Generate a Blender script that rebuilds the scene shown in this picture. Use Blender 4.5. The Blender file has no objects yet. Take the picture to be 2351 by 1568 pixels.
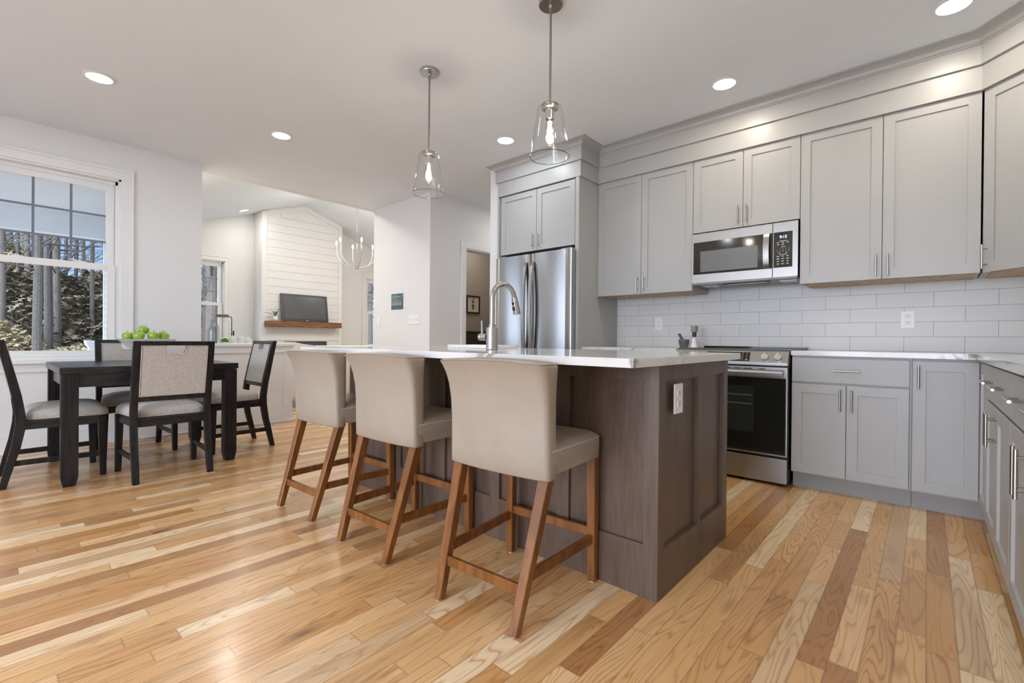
import bpy, bmesh, math, random
from mathutils import Vector, Matrix
random.seed(7)
D = bpy.data
SC = bpy.context.scene
COL = SC.collection
PI = math.pi

# ------------------------------------------------------------------ camera
CZ = .9694
YAW, PITCH, ROLL, FPX = math.radians(41.6087), math.radians(-.1971), math.radians(.5074), 1074.1751
fwd = Vector((-math.sin(YAW) * math.cos(PITCH), math.cos(YAW) * math.cos(PITCH), math.sin(PITCH)))
rgt = Vector((math.cos(YAW), math.sin(YAW), 0))
upv = rgt.cross(fwd)
r2 = rgt * math.cos(ROLL) + upv * math.sin(ROLL)
u2 = -rgt * math.sin(ROLL) + upv * math.cos(ROLL)
cam_data = D.cameras.new('camera')
cam_data.sensor_width = 36
cam_data.lens = FPX / 2351 * 36
cam_data.clip_start = .05
cam_data.clip_end = 300
cam = D.objects.new('camera', cam_data)
COL.objects.link(cam)
cam.matrix_world = Matrix(((r2.x, u2.x, -fwd.x, 0), (r2.y, u2.y, -fwd.y, 0), (r2.z, u2.z, -fwd.z, CZ), (0, 0, 0, 1)))
SC.camera = cam

# ------------------------------------------------------------------ light, sky, exposure
SC.view_settings.view_transform = 'Standard'
SC.view_settings.look = 'None'
SC.view_settings.exposure = -0.08
SC.view_settings.gamma = 1
SC.view_settings.use_curve_mapping = False
SUN_DIR = Vector((.74, -.14, .62)).normalized()      # towards the sun
SKY_FILL_DIR = Vector((.25, -.85, .46)).normalized()     # bright lobe added to the sky behind the camera as fill
SUN_W, SKY_W, GLOW_W, LAMP_W = 6.0, 1.2, 10.0, 5.5

world = D.worlds.new('sky')
SC.world = world
world.use_nodes = True
wn, wl = world.node_tree.nodes, world.node_tree.links
wn.clear()
w_out = wn.new('ShaderNodeOutputWorld')
w_bg = wn.new('ShaderNodeBackground')
w_tc = wn.new('ShaderNodeTexCoord')
w_sep = wn.new('ShaderNodeSeparateXYZ')
wl.new(w_tc.outputs['Generated'], w_sep.inputs[0])
w_ramp = wn.new('ShaderNodeValToRGB')
wl.new(w_sep.outputs['Z'], w_ramp.inputs[0])
e = w_ramp.color_ramp.elements
e[0].position = 0.0
e[0].color = (.62, .74, .92, 1)
e[1].position = .55
e[1].color = (.20, .40, .82, 1)
m_ = e.new(.12)
m_.color = (.40, .60, .92, 1)
w_dot = wn.new('ShaderNodeVectorMath')
w_dot.operation = 'DOT_PRODUCT'
wl.new(w_tc.outputs['Generated'], w_dot.inputs[0])
w_dot.inputs[1].default_value = SKY_FILL_DIR
w_mx = wn.new('ShaderNodeMath')
w_mx.operation = 'MAXIMUM'
wl.new(w_dot.outputs['Value'], w_mx.inputs[0])
w_mx.inputs[1].default_value = 0
w_pw = wn.new('ShaderNodeMath')
w_pw.operation = 'POWER'
wl.new(w_mx.outputs[0], w_pw.inputs[0])
w_pw.inputs[1].default_value = 2.0
w_gl = wn.new('ShaderNodeMix')
w_gl.data_type = 'RGBA'
w_gl.blend_type = 'ADD'
wl.new(w_pw.outputs[0], w_gl.inputs[0])
wl.new(w_ramp.outputs[0], w_gl.inputs[6])
w_gl.inputs[7].default_value = (GLOW_W * .97, GLOW_W * 1.06, GLOW_W * 1.24, 1)
wl.new(w_gl.outputs[2], w_bg.inputs['Color'])
w_bg.inputs['Strength'].default_value = SKY_W
wl.new(w_bg.outputs[0], w_out.inputs[0])

sun_l = D.lights.new('sun', 'SUN')
sun_l.energy = SUN_W
sun_l.angle = math.radians(1.5)
sun_l.color = (1, .95, .88)
sun = D.objects.new('sun', sun_l)
COL.objects.link(sun)
sun.rotation_euler = (-SUN_DIR).to_track_quat('-Z', 'Y').to_euler()

# ------------------------------------------------------------------ materials
MATS = {}


class NT:
    def __init__(s, name):
        s.m = D.materials.new(name)
        s.m.use_nodes = True
        s.n, s.l = s.m.node_tree.nodes, s.m.node_tree.links
        s.b = s.n['Principled BSDF']
        s.out = s.n['Material Output']

    def node(s, t, **k):
        nd = s.n.new(t)
        for a, v in k.items():
            setattr(nd, a, v)
        return nd

    def coord(s, kind='Object', scale=(1, 1, 1), loc=(0, 0, 0)):
        tc = s.node('ShaderNodeTexCoord')
        mp = s.node('ShaderNodeMapping')
        mp.inputs['Scale'].default_value = scale
        mp.inputs['Location'].default_value = loc
        s.l.new(tc.outputs[kind], mp.inputs[0])
        return mp.outputs[0]

    def noise(s, vec, scale=5, detail=3, rough=.5, dist=0):
        n = s.node('ShaderNodeTexNoise')
        if vec is not None:
            s.l.new(vec, n.inputs['Vector'])
        n.inputs['Scale'].default_value = scale
        n.inputs['Detail'].default_value = detail
        n.inputs['Roughness'].default_value = rough
        n.inputs['Distortion'].default_value = dist
        return n.outputs['Fac']

    def math(s, op, a, b=None, clamp=False):
        n = s.node('ShaderNodeMath', operation=op)
        n.use_clamp = clamp
        for i, v in enumerate((a, b)):
            if v is None:
                continue
            if isinstance(v, (int, float)):
                n.inputs[i].default_value = v
            else:
                s.l.new(v, n.inputs[i])
        return n.outputs[0]

    def mad(s, a, b, c):
        o = s.math('MULTIPLY_ADD', a, b)
        o.node.inputs[2].default_value = c
        return o

    def ramp(s, fac, stops):
        r = s.node('ShaderNodeValToRGB')
        el = r.color_ramp.elements
        for i, (p, c) in enumerate(stops):
            c = c if len(c) == 4 else (*c, 1)
            if i < 2:
                el[i].position, el[i].color = p, c
            else:
                q = el.new(p)
                q.color = c
        s.l.new(fac, r.inputs[0])
        return r.outputs[0]

    def mix(s, fac, a, b, mode='MIX'):
        n = s.node('ShaderNodeMix', data_type='RGBA', blend_type=mode)
        for i, v in ((0, fac), (6, a), (7, b)):
            if isinstance(v, (int, float)):
                n.inputs[i].default_value = v
            elif isinstance(v, tuple):
                n.inputs[i].default_value = v if len(v) == 4 else (*v, 1)
            else:
                s.l.new(v, n.inputs[i])
        return n.outputs[2]

    def color(s, v):
        if isinstance(v, tuple):
            s.b.inputs['Base Color'].default_value = (*v, 1)
        else:
            s.l.new(v, s.b.inputs['Base Color'])

    def set(s, **k):
        for a, v in k.items():
            nm = {'rough': 'Roughness', 'metal': 'Metallic', 'spec': 'Specular IOR Level', 'coat': 'Coat Weight',
                  'coat_rough': 'Coat Roughness', 'aniso': 'Anisotropic', 'sheen': 'Sheen Weight', 'alpha': 'Alpha',
                  'trans': 'Transmission Weight', 'ior': 'IOR', 'emit': 'Emission Strength'}[a]
            if isinstance(v, (int, float)):
                s.b.inputs[nm].default_value = v
            else:
                s.l.new(v, s.b.inputs[nm])

    def bump(s, h, strength=.2, dist=.01):
        n = s.node('ShaderNodeBump')
        n.inputs['Strength'].default_value = strength
        n.inputs['Distance'].default_value = dist
        s.l.new(h, n.inputs['Height'])
        s.l.new(n.outputs[0], s.b.inputs['Normal'])


def paint(name, c, rough=.5, var=.03, scale=3.0, bump=0, **k):
    t = NT(name)
    v = t.coord()
    f = t.noise(v, scale, 3)
    d = tuple(max(0, x * (1 - var)) for x in c)
    l = tuple(min(1, x * (1 + var)) for x in c)
    t.color(t.ramp(f, [(.3, d), (.7, l)]))
    t.set(rough=rough, **k)
    if bump:
        t.bump(t.noise(v, 180, 2), bump, .001)
    MATS[name] = t.m
    return t.m


def metal(name, c, rough=.3, brush=(1, 1, 1), amount=.12):
    t = NT(name)
    v = t.coord(scale=brush)
    f = t.noise(v, 40, 3, .6)
    d = tuple(x * .88 for x in c)
    t.color(t.ramp(f, [(.3, d), (.7, c)]))
    t.set(metal=1.0, rough=rough)
    t.bump(f, amount, .0006)
    MATS[name] = t.m
    return t.m


def wood(name, dark, light, rough=.4, stretch=(14, 14, 1.2), rings=9, fine=.5, **k):
    """grain runs along local Z (stretch smallest)"""
    t = NT(name)
    v = t.coord(scale=stretch)
    n = t.noise(v, 1.0, 2, .5, .4)
    r = t.math('SINE', t.math('MULTIPLY', n, rings * 6.28))
    r = t.mad(r, .5, .5)
    v2 = t.coord(scale=tuple(x * 9 for x in stretch))
    f = t.noise(v2, 1.0, 3, .6)
    fac = t.math('ADD', t.math('MULTIPLY', r, 1 - fine), t.math('MULTIPLY', f, fine))
    t.color(t.ramp(fac, [(.15, dark), (.8, light)]))
    t.set(rough=rough, **k)
    t.bump(f, .08, .001)
    MATS[name] = t.m
    return t.m


def fabric(name, c, c2, scale=420, rough=.9, bump=.35):
    t = NT(name)
    v = t.coord()
    w = t.node('ShaderNodeTexVoronoi')
    t.l.new(v, w.inputs['Vector'])
    w.inputs['Scale'].default_value = scale
    n = t.noise(v, scale * .35, 3, .7)
    fac = t.math('ADD', t.math('MULTIPLY', w.outputs['Distance'], .6), t.math('MULTIPLY', n, .6))
    t.color(t.ramp(fac, [(.35, c), (.85, c2)]))
    t.set(rough=rough, sheen=.15, spec=.2)
    t.bump(fac, bump, .001)
    MATS[name] = t.m
    return t.m


def glass_thin(name, tint=(1, 1, 1), refl=1.0, rough=0.0):
    t = NT(name)
    t.n.remove(t.b)
    tr = t.node('ShaderNodeBsdfTransparent')
    tr.inputs[0].default_value = (*tint, 1)
    gl = t.node('ShaderNodeBsdfGlossy')
    gl.inputs['Roughness'].default_value = rough
    lw = t.node('ShaderNodeLayerWeight')
    lw.inputs[0].default_value = .5
    mx = t.node('ShaderNodeMixShader')
    f = t.math('MULTIPLY', t.mad(t.math('POWER', lw.outputs['Facing'], 3.2), .6, .03), refl, True)
    t.l.new(f, mx.inputs[0])
    t.l.new(tr.outputs[0], mx.inputs[1])
    t.l.new(gl.outputs[0], mx.inputs[2])
    t.l.new(mx.outputs[0], t.out.inputs[0])
    MATS[name] = t.m
    return t.m


def emitter(name, c, s):
    t = NT(name)
    t.color((.9, .9, .9))
    t.b.inputs['Emission Color'].default_value = (*c, 1)
    t.set(emit=s, rough=.5)
    MATS[name] = t.m
    return t.m


paint('wall_paint', (.79, .79, .785), .75, .01, bump=.02)
paint('ceiling_paint', (.81, .855, .91), .85, .01)
paint('trim_white', (.82, .82, .81), .38, .01)
paint('shiplap_white', (.83, .83, .825), .45, .01)
paint('cabinet_grey', (.435, .435, .425), .38, .015, coat=.15, coat_rough=.3)
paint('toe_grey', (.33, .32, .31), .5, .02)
paint('shadow_gap', (.03, .028, .026), .8, .05)
paint('white_plastic', (.88, .875, .86), .3, .01)
paint('black_plastic', (.018, .018, .02), .35, .05)
paint('grey_plastic', (.30, .31, .32), .4, .03)
paint('beige_wall', (.46, .39, .32), .7, .02)
paint('olive_panel', (.075, .068, .03), .5, .05)
paint('porcelain', (.85, .85, .84), .15, .01, coat=.4, coat_rough=.08)
paint('stone_dark', (.10, .105, .105), .6, .35, 60)
paint('apple_green', (.25, .41, .03), .3, .2, 14, coat=.3, coat_rough=.15)
paint('moss_green', (.12, .36, .03), .9, .4, 60)
paint('leaf_green', (.13, .34, .07), .5, .3, 30)
paint('leaf_dark', (.06, .075, .06), .5, .3, 20)
paint('chair_velvet', (.60, .64, .63), .8, .05, 12, sheen=.2)
paint('sofa_cream', (.76, .74, .69), .85, .03, 10)
paint('frame_brown', (.045, .025, .012), .45, .1)
paint('tv_bezel', (.045, .055, .06), .35, .03)
paint('throw_white', (.80, .79, .75), .9, .02)
paint('paper', (.74, .66, .52), .8, .04)
paint('insect_dark', (.05, .025, .015), .7, .2)
paint('insect_brown', (.28, .10, .04), .7, .3)
paint('sign_slate', (.085, .13, .145), .5, .05)
paint('sign_blue', (.05, .38, .55), .5, .02)
paint('sign_text', (.62, .64, .62), .6, .02)
paint('mark_white', (.75, .75, .74), .5, .02)
paint('pepper_brown', (.09, .04, .02), .6, .5, 200)
paint('rug_blue', (.50, .60, .63), .95, .25, 8)
paint('siding', (.56, .66, .69), .6, .03)
paint('porch_white', (.64, .66, .68), .55, .02)
paint('bark', (.045, .040, .036), .9, .35, 18, bump=.2)
paint('bark_light', (.075, .064, .055), .9, .3, 18, bump=.2)
paint('needles', (.135, .115, .075), .8, .5, 3)
paint('needles_light', (.24, .20, .115), .8, .5, 3)
paint('dry_leaf', (.42, .24, .13), .8, .3, 4)
paint('roof_snow', (.82, .84, .88), .8, .03)
paint('house_grey', (.22, .25, .28), .7, .1)
paint('flower_pink', (.75, .52, .46), .5, .3, 30)
paint('logo_grey', (.62, .62, .62), .35, .05, metal=.6)
metal('steel', (.41, .405, .395), .36, (1, 1, 60), .10)
_t = NT('steel_fridge')
_v = _t.coord(scale=(60, 60, 1))
_f = _t.noise(_v, 40, 3, .6)
_t.color(_t.ramp(_f, [(.3, (.41, .42, .43)), (.7, (.47, .48, .49))]))
_tg = _t.node('ShaderNodeTangent', direction_type='RADIAL', axis='Z')
_t.l.new(_tg.outputs[0], _t.b.inputs['Tangent'])
_t.set(metal=1.0, rough=.20, aniso=.9)
_t.b.inputs['Anisotropic Rotation'].default_value = .25
MATS['steel_fridge'] = _t.m
metal('nickel', (.50, .49, .47), .27, (8, 8, 8), .03)
metal('nickel_dark', (.36, .35, .335), .3, (8, 8, 8), .03)
metal('chrome', (.75, .75, .75), .12, (4, 4, 4), .02)
metal('knob_metal', (.72, .72, .71), .3, (8, 8, 8), .03)
wood('maple_tan', (.42, .27, .15), (.62, .44, .28), .5, (8, 8, 1), 5)
wood('island_stain', (.060, .037, .026), (.145, .098, .072), .38, (9, 9, .9), 2.2, .75, coat=.1, coat_rough=.3)
wood('stool_wood', (.14, .046, .009), (.26, .10, .024), .35, (16, 16, 1.2), 3, .6, coat=.08, coat_rough=.3)
wood('black_oak', (.006, .0055, .006), (.024, .022, .022), .45, (20, 20, 1.5), 4, .6, spec=.28)
wood('black_oak_flat', (.008, .008, .009), (.024, .024, .026), .27, (20, 1.5, 20), 5, .55, spec=.45)
wood('mantel_wood', (.12, .045, .018), (.30, .135, .06), .6, (14, 1.2, 14), 6, .5)
fabric('linen', (.30, .275, .25), (.66, .62, .575), 330)
glass_thin('pane_glass', (.94, .96, .97), .55)
glass_thin('clear_glass', (.988, .99, .99), .9)
glass_thin('bottle_glass', (.90, .92, .92), 1.2)
glass_thin('glass_rim', (.55, .56, .56), 2.5)
emitter('lamp_lens', (1, .97, .92), 9)
emitter('bulb_glow', (1, .86, .66), 30)
emitter('bulb_glow_soft', (1, .93, .82), 14)
emitter('digit_glow', (.35, .6, 1), 3.0)
_t = NT('leather')
_v = _t.coord()
_t.color(_t.ramp(_t.noise(_v, 5, 4), [(.3, (.35, .295, .232)), (.7, (.395, .335, .27))]))
_t.set(rough=.42, spec=.4)
_t.bump(_t.noise(_v, 260, 3, .6), .12, .001)
MATS['leather'] = _t.m
_t = NT('black_glass')
_v = _t.coord()
_t.color(_t.ramp(_t.noise(_v, 3, 2), [(.3, (.010, .012, .012)), (.7, (.014, .016, .016))]))
_t.set(rough=.05, spec=.6)
MATS['black_glass'] = _t.m
_t = NT('oven_window_glass')
_v = _t.coord()
_t.color(_t.ramp(_t.noise(_v, 3, 2), [(.3, (.022, .027, .027)), (.7, (.027, .033, .033))]))
_t.set(rough=.06, spec=.6)
MATS['oven_window_glass'] = _t.m
_t = NT('screen_grey')
_v = _t.coord()
_t.color(_t.ramp(_t.noise(_v, 2, 2), [(.3, (.085, .09, .095)), (.7, (.10, .105, .11))]))
_t.set(rough=.22, spec=.5)
MATS['screen_grey'] = _t.m
_t = NT('microwave_glass')
_v = _t.coord()
_t.color(_t.ramp(_t.noise(_v, 3, 2), [(.3, (.022, .020, .015)), (.7, (.028, .026, .02))]))
_t.set(rough=.08, spec=.5)
MATS['microwave_glass'] = _t.m
_t = NT('microwave_mesh')
_v = _t.coord()
_w = _t.node('ShaderNodeTexVoronoi')
_t.l.new(_v, _w.inputs['Vector'])
_w.inputs['Scale'].default_value = 600
_t.color(_t.ramp(_w.outputs['Distance'], [(.2, (.10, .105, .10)), (.7, (.19, .195, .19))]))
_t.set(rough=.25)
MATS['microwave_mesh'] = _t.m

# quartz with grey veins
_t = NT('quartz')
_v = _t.coord(scale=(1, 1, 1))
_n1 = _t.noise(_v, 1.6, 6, .6, 1.2)
_band = _t.math('ABSOLUTE', _t.math('SUBTRACT', _n1, .5))
_vein = _t.ramp(_band, [(.0, (.42, .39, .36)), (.012, (.62, .60, .57)), (.03, (1, 1, 1))])
_n2 = _t.noise(_v, 2.2, 3, .5)
_msk = _t.ramp(_n2, [(.50, (0, 0, 0)), (.62, (1, 1, 1))])
_base = _t.ramp(_t.noise(_v, 4, 4), [(.3, (.72, .71, .69)), (.7, (.78, .775, .76))])
_t.color(_t.mix(_msk, _base, _t.mix(1.0, _base, _vein, 'MULTIPLY')))
_t.set(rough=.12, coat=.3, coat_rough=.05)
MATS['quartz'] = _t.m

# subway tile, world-aligned wall at constant y
_t = NT('subway_tile')
_tc = _t.node('ShaderNodeTexCoord')
_sp = _t.node('ShaderNodeSeparateXYZ')
_t.l.new(_tc.outputs['Object'], _sp.inputs[0])
_cb = _t.node('ShaderNodeCombineXYZ')
_t.l.new(_t.math('ADD', _sp.outputs['X'], .577 + .303 * 20), _cb.inputs['X'])
_t.l.new(_t.math('ADD', _sp.outputs['Z'], -.9145 + .1005 * 10), _cb.inputs['Y'])
_bk = _t.node('ShaderNodeTexBrick')
_t.l.new(_cb.outputs[0], _bk.inputs['Vector'])
_bk.offset = .5
_bk.inputs['Scale'].default_value = 1
_bk.inputs['Brick Width'].default_value = .303
_bk.inputs['Row Height'].default_value = .1005
_bk.inputs['Mortar Size'].default_value = .0013
_bk.inputs['Mortar Smooth'].default_value = .1
_bk.inputs['Bias'].default_value = -.3
_bk.inputs['Color1'].default_value = (.70, .695, .68, 1)
_bk.inputs['Color2'].default_value = (.74, .735, .72, 1)
_bk.inputs['Mortar'].default_value = (.30, .29, .28, 1)
_t.color(_bk.outputs['Color'])
_t.set(rough=.34)
_t.bump(_t.math('SUBTRACT', 1.0, _bk.outputs['Fac']), .35, .002)
MATS['subway_tile'] = _t.m

# hardwood floor: uv in metres on each plank, random numbers per plank
_t = NT('hickory_floor')
_uv = _t.node('ShaderNodeUVMap')
_uv.uv_map = 'plank'
_at = _t.node('ShaderNodeAttribute', attribute_name='rnd')
_s1 = _t.node('ShaderNodeSeparateXYZ')
_t.l.new(_uv.outputs[0], _s1.inputs[0])
_s2 = _t.node('ShaderNodeSeparateColor')
_t.l.new(_at.outputs['Color'], _s2.inputs[0])
R1, R2_, R3 = _s2.outputs[0], _s2.outputs[1], _s2.outputs[2]


def _vec(x, y, z):
    c = _t.node('ShaderNodeCombineXYZ')
    for i, q in enumerate((x, y, z)):
        if isinstance(q, (int, float)):
            c.inputs[i].default_value = q
        else:
            _t.l.new(q, c.inputs[i])
    return c.outputs[0]


U_, V_ = _s1.outputs[0], _s1.outputs[1]
_g = _vec(_t.math('ADD', _t.math('MULTIPLY', U_, 11.0), _t.math('MULTIPLY', R1, 61)),
          _t.math('ADD', _t.math('MULTIPLY', V_, 1.15), _t.math('MULTIPLY', R2_, 47)), _t.math('MULTIPLY', R3, 33))
_cont = _t.noise(_g, 1.0, 1.5, .45, .35)
_ringc = _t.math('MULTIPLY', _cont, _t.mad(R2_, 10.0, 12.0))
_fib = _t.noise(_vec(_t.math('ADD', _t.math('MULTIPLY', U_, 260), _t.math('MULTIPLY', R3, 91)),
                     _t.math('MULTIPLY', V_, 6.0), R1), 1.0, 3, .6)
_fr = _t.math('FRACT', _t.math('ADD', _ringc, _t.math('MULTIPLY', _fib, .30)))
_line = _t.ramp(_fr, [(.0, (1, 1, 1)), (.16, (.30, .30, .30)), (.40, (0, 0, 0)), (.86, (.16, .16, .16)), (1.0, (1, 1, 1))])
_tone = _t.ramp(R3, [(.0, (.88, .61, .34)), (.16, (.78, .48, .215)), (.36, (.62, .335, .125)), (.56, (.80, .52, .25)),
                     (.74, (.44, .215, .08)), (.84, (.90, .69, .43)), (1.0, (.93, .75, .51))])
_heart = _t.noise(_vec(_t.math('ADD', _t.math('MULTIPLY', U_, 5.0), _t.math('MULTIPLY', R2_, 71)),
                       _t.math('MULTIPLY', V_, .9), _t.math('MULTIPLY', R1, 25)), 1.0, 3, .55, .5)
_hm = _t.ramp(_heart, [(.56, (0, 0, 0)), (.72, (1, 1, 1))])
_c1 = _t.mix(_t.math('MULTIPLY', _hm, .6), _tone, (.34, .175, .075))
_lg = _t.math('MULTIPLY', _line, _t.mad(R1, .45, .35))
_c2 = _t.mix(_lg, _c1, _t.mix(1.0, _c1, (.58, .385, .225), 'MULTIPLY'))
_c3 = _t.mix(_t.math('MULTIPLY', _fib, .35), _c2, _t.mix(1.0, _c2, (.74, .66, .56), 'MULTIPLY'))
# knots
_vo = _t.node('ShaderNodeTexVoronoi')
_t.l.new(_vec(_t.math('ADD', _t.math('MULTIPLY', U_, 9), _t.math('MULTIPLY', R2_, 19)),
              _t.math('ADD', _t.math('MULTIPLY', V_, 2.6), _t.math('MULTIPLY', R1, 37)), R3), _vo.inputs['Vector'])
_vo.inputs['Scale'].default_value = .55
_kn = _t.ramp(_vo.outputs['Distance'], [(.02, (1, 1, 1)), (.075, (.35, .35, .35)), (.15, (0, 0, 0))])
_c4 = _t.mix(_kn, _c3, (.085, .04, .02))
# joints: distance to the plank's long sides and ends is stored in a second uv map (0 at edge)
_uv2 = _t.node('ShaderNodeUVMap')
_uv2.uv_map = 'edge'
_s3 = _t.node('ShaderNodeSeparateXYZ')
_t.l.new(_uv2.outputs[0], _s3.inputs[0])
_ex = _t.math('MINIMUM', _s3.outputs[0], _t.math('SUBTRACT', .0745, _s3.outputs[0]))
_ln = _t.node('ShaderNodeAttribute', attribute_name='plen')
_ey = _t.math('MINIMUM', _s3.outputs[1], _t.math('SUBTRACT', _ln.outputs['Fac'], _s3.outputs[1]))
_ed = _t.math('MINIMUM', _ex, _ey)
_j = _t.ramp(_ed, [(.0005, (1, 1, 1)), (.0013, (0, 0, 0))])
_t.color(_t.mix(_t.math('MULTIPLY', _j, .42), _c4, (.12, .06, .03)))
_t.set(rough=_t.mad(_fib, .10, .25), coat=.2, coat_rough=.17)
_t.bump(_t.math('SUBTRACT', 1.0, _j), .15, .001)
MATS['hickory_floor'] = _t.m

paint('snow', (.84, .86, .90), .8, .03, 1.5)
# exterior ground: thawing snow on brown grass
_t = NT('yard')
_v = _t.coord()
_f = _t.noise(_v, .35, 5, .6)
_c = _t.ramp(_t.noise(_v, 6, 5, .7), [(.3, (.13, .10, .065)), (.7, (.30, .245, .17))])
_t.color(_t.mix(_t.ramp(_f, [(.54, (0, 0, 0)), (.60, (1, 1, 1))]), _c, (.72, .74, .78)))
_t.set(rough=.9)
MATS['yard'] = _t.m

# ------------------------------------------------------------------ mesh builder
FACE_BACK = Matrix(((1, 0, 0, 0), (0, 0, -1, 0), (0, 1, 0, 0), (0, 0, 0, 1)))   # (u,v,n) -> x, -y outwards, z


def frame(origin, u, n):
    """matrix taking (u, v, out) to the world: v is up, n outwards"""
    u, n = Vector(u).normalized(), Vector(n).normalized()
    o = Vector(origin)
    return Matrix(((u.x, 0, n.x, o.x), (u.y, 0, n.y, o.y), (u.z, 1, n.z, o.z), (0, 0, 0, 1)))


class MB:
    def __init__(s, M=None):
        s.bm = bmesh.new()
        s.M = M or Matrix.Identity(4)

    def _add(s, verts, faces):
        vs = [s.bm.verts.new(s.M @ Vector(v)) for v in verts]
        out = []
        for f in faces:
            try:
                out.append(s.bm.faces.new([vs[i] for i in f]))
            except ValueError:
                pass
        return vs, out

    def box(s, x0, x1, y0, y1, z0, z1, b=0):
        if x0 > x1: x0, x1 = x1, x0
        if y0 > y1: y0, y1 = y1, y0
        if z0 > z1: z0, z1 = z1, z0
        vs, fs = s._add([(x0, y0, z0), (x1, y0, z0), (x1, y1, z0), (x0, y1, z0), (x0, y0, z1), (x1, y0, z1), (x1, y1, z1), (x0, y1, z1)],
                        [(0, 3, 2, 1), (4, 5, 6, 7), (0, 1, 5, 4), (1, 2, 6, 5), (2, 3, 7, 6), (3, 0, 4, 7)])
        if b:
            ed = {e for f in fs for e in f.edges}
            bmesh.ops.bevel(s.bm, geom=list(ed), offset=b, segments=2, profile=.6, affect='EDGES')
        return s

    def hexa(s, bot, top, b=0):
        """8 corners: bottom quad and top quad, same winding"""
        vs, fs = s._add(list(bot) + list(top), [(3, 2, 1, 0), (4, 5, 6, 7), (0, 1, 5, 4), (1, 2, 6, 5), (2, 3, 7, 6), (3, 0, 4, 7)])
        if b:
            ed = {e for f in fs for e in f.edges}
            bmesh.ops.bevel(s.bm, geom=list(ed), offset=b, segments=1, affect='EDGES')
        return s

    def prism(s, poly, a, b_, axis='y', bev=0):
        """poly: 2-d points; extruded from a to b_ along axis"""
        def p(q, t):
            return {'x': (t, q[0], q[1]), 'y': (q[0], t, q[1]), 'z': (q[0], q[1], t)}[axis]
        n = len(poly)
        vs, fs = s._add([p(q, a) for q in poly] + [p(q, b_) for q in poly],
                        [tuple(range(n))[::-1], tuple(range(n, 2 * n))] + [(i, (i + 1) % n, n + (i + 1) % n, n + i) for i in range(n)])
        if bev:
            ed = {e for f in fs for e in f.edges}
            bmesh.ops.bevel(s.bm, geom=list(ed), offset=bev, segments=2, affect='EDGES')
        return s

    def tube(s, pts, r, n=12, caps=True):
        pts = [Vector(p) for p in pts]
        rs = r if isinstance(r, (list, tuple)) else [r] * len(pts)
        rings = []
        prev = None
        for i, p in enumerate(pts):
            a = pts[max(i - 1, 0)]
            b = pts[min(i + 1, len(pts) - 1)]
            t = (b - a).normalized()
            if prev is None:
                h = Vector((0, 0, 1)) if abs(t.z) < .9 else Vector((1, 0, 0))
                x = t.cross(h).normalized()
            else:
                x = (prev - t * prev.dot(t)).normalized()
            prev = x
            y = t.cross(x)
            rings.append([s.bm.verts.new(s.M @ (p + (x * math.cos(2 * PI * k / n) + y * math.sin(2 * PI * k / n)) * rs[i])) for k in range(n)])
        for i in range(len(rings) - 1):
            for k in range(n):
                s.bm.faces.new((rings[i][k], rings[i][(k + 1) % n], rings[i + 1][(k + 1) % n], rings[i + 1][k]))
        if caps:
            for ring in (rings[0][::-1], rings[-1]):
                try:
                    s.bm.faces.new(ring)
                except ValueError:
                    pass
        return s

    def lathe(s, prof, c=(0, 0, 0), n=32, axis='z', close=False):
        """prof: (radius, height) pairs"""
        rings = []
        for r, h in prof:
            ring = []
            for k in range(n):
                a = 2 * PI * k / n
                q = (r * math.cos(a), r * math.sin(a), h)
                if axis == 'y':
                    q = (q[0], q[2], q[1])
                elif axis == 'x':
                    q = (q[2], q[0], q[1])
                ring.append(s.bm.verts.new(s.M @ (Vector(c) + Vector(q))))
            rings.append(ring)
        m = len(rings)
        for i in range(m if close else m - 1):
            A, B = rings[i], rings[(i + 1) % m]
            for k in range(n):
                s.bm.faces.new((A[k], A[(k + 1) % n], B[(k + 1) % n], B[k]))
        if not close:
            for ring, h in ((rings[0][::-1], prof[0]), (rings[-1], prof[-1])):
                if h[0] > 1e-5:
                    s.bm.faces.new(ring)
        bmesh.ops.remove_doubles(s.bm, verts=[v for R in rings for v in R], dist=1e-6)
        return s

    def ball(s, c, r, n=16, m=10, sq=(1, 1, 1)):
        prof = [(0, -1)] + [(math.sin(PI * i / m), -math.cos(PI * i / m)) for i in range(1, m)] + [(0, 1)]
        M0 = s.M
        s.M = M0 @ Matrix.Translation(c) @ Matrix.Diagonal((r * sq[0], r * sq[1], r * sq[2], 1))
        s.lathe(prof, n=n)
        s.M = M0
        return s

    def grid(s, fn, nu, nv, closed_u=False):
        V = [[s.bm.verts.new(s.M @ Vector(fn(i / (nu if closed_u else nu - 1), j / (nv - 1)))) for j in range(nv)] for i in range(nu)]
        for i in range(nu if closed_u else nu - 1):
            for j in range(nv - 1):
                I = (i + 1) % nu
                s.bm.faces.new((V[i][j], V[I][j], V[I][j + 1], V[i][j + 1]))
        return V

    def sweep(s, path, prof):
        """prof (offset to the right of the path, z); path in plan, mitred corners"""
        n = len(path)
        P = [Vector(p) for p in path]
        nor = []
        for i in range(n - 1):
            d = (P[i + 1] - P[i]).normalized()
            nor.append(Vector((d.y, -d.x)))
        rings = []
        for i in range(n):
            if i == 0: m = nor[0]
            elif i == n - 1: m = nor[-1]
            else:
                m = (nor[i - 1] + nor[i]).normalized()
                m = m / max(.2, m.dot(nor[i]))
            rings.append([s.bm.verts.new(s.M @ Vector((P[i].x + m.x * d, P[i].y + m.y * d, z))) for d, z in prof])
        k = len(prof)
        for i in range(n - 1):
            for j in range(k):
                s.bm.faces.new((rings[i][j], rings[i][(j + 1) % k], rings[i + 1][(j + 1) % k], rings[i + 1][j]))
        s.bm.faces.new(rings[0][::-1])
        s.bm.faces.new(rings[-1])
        return s

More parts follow.
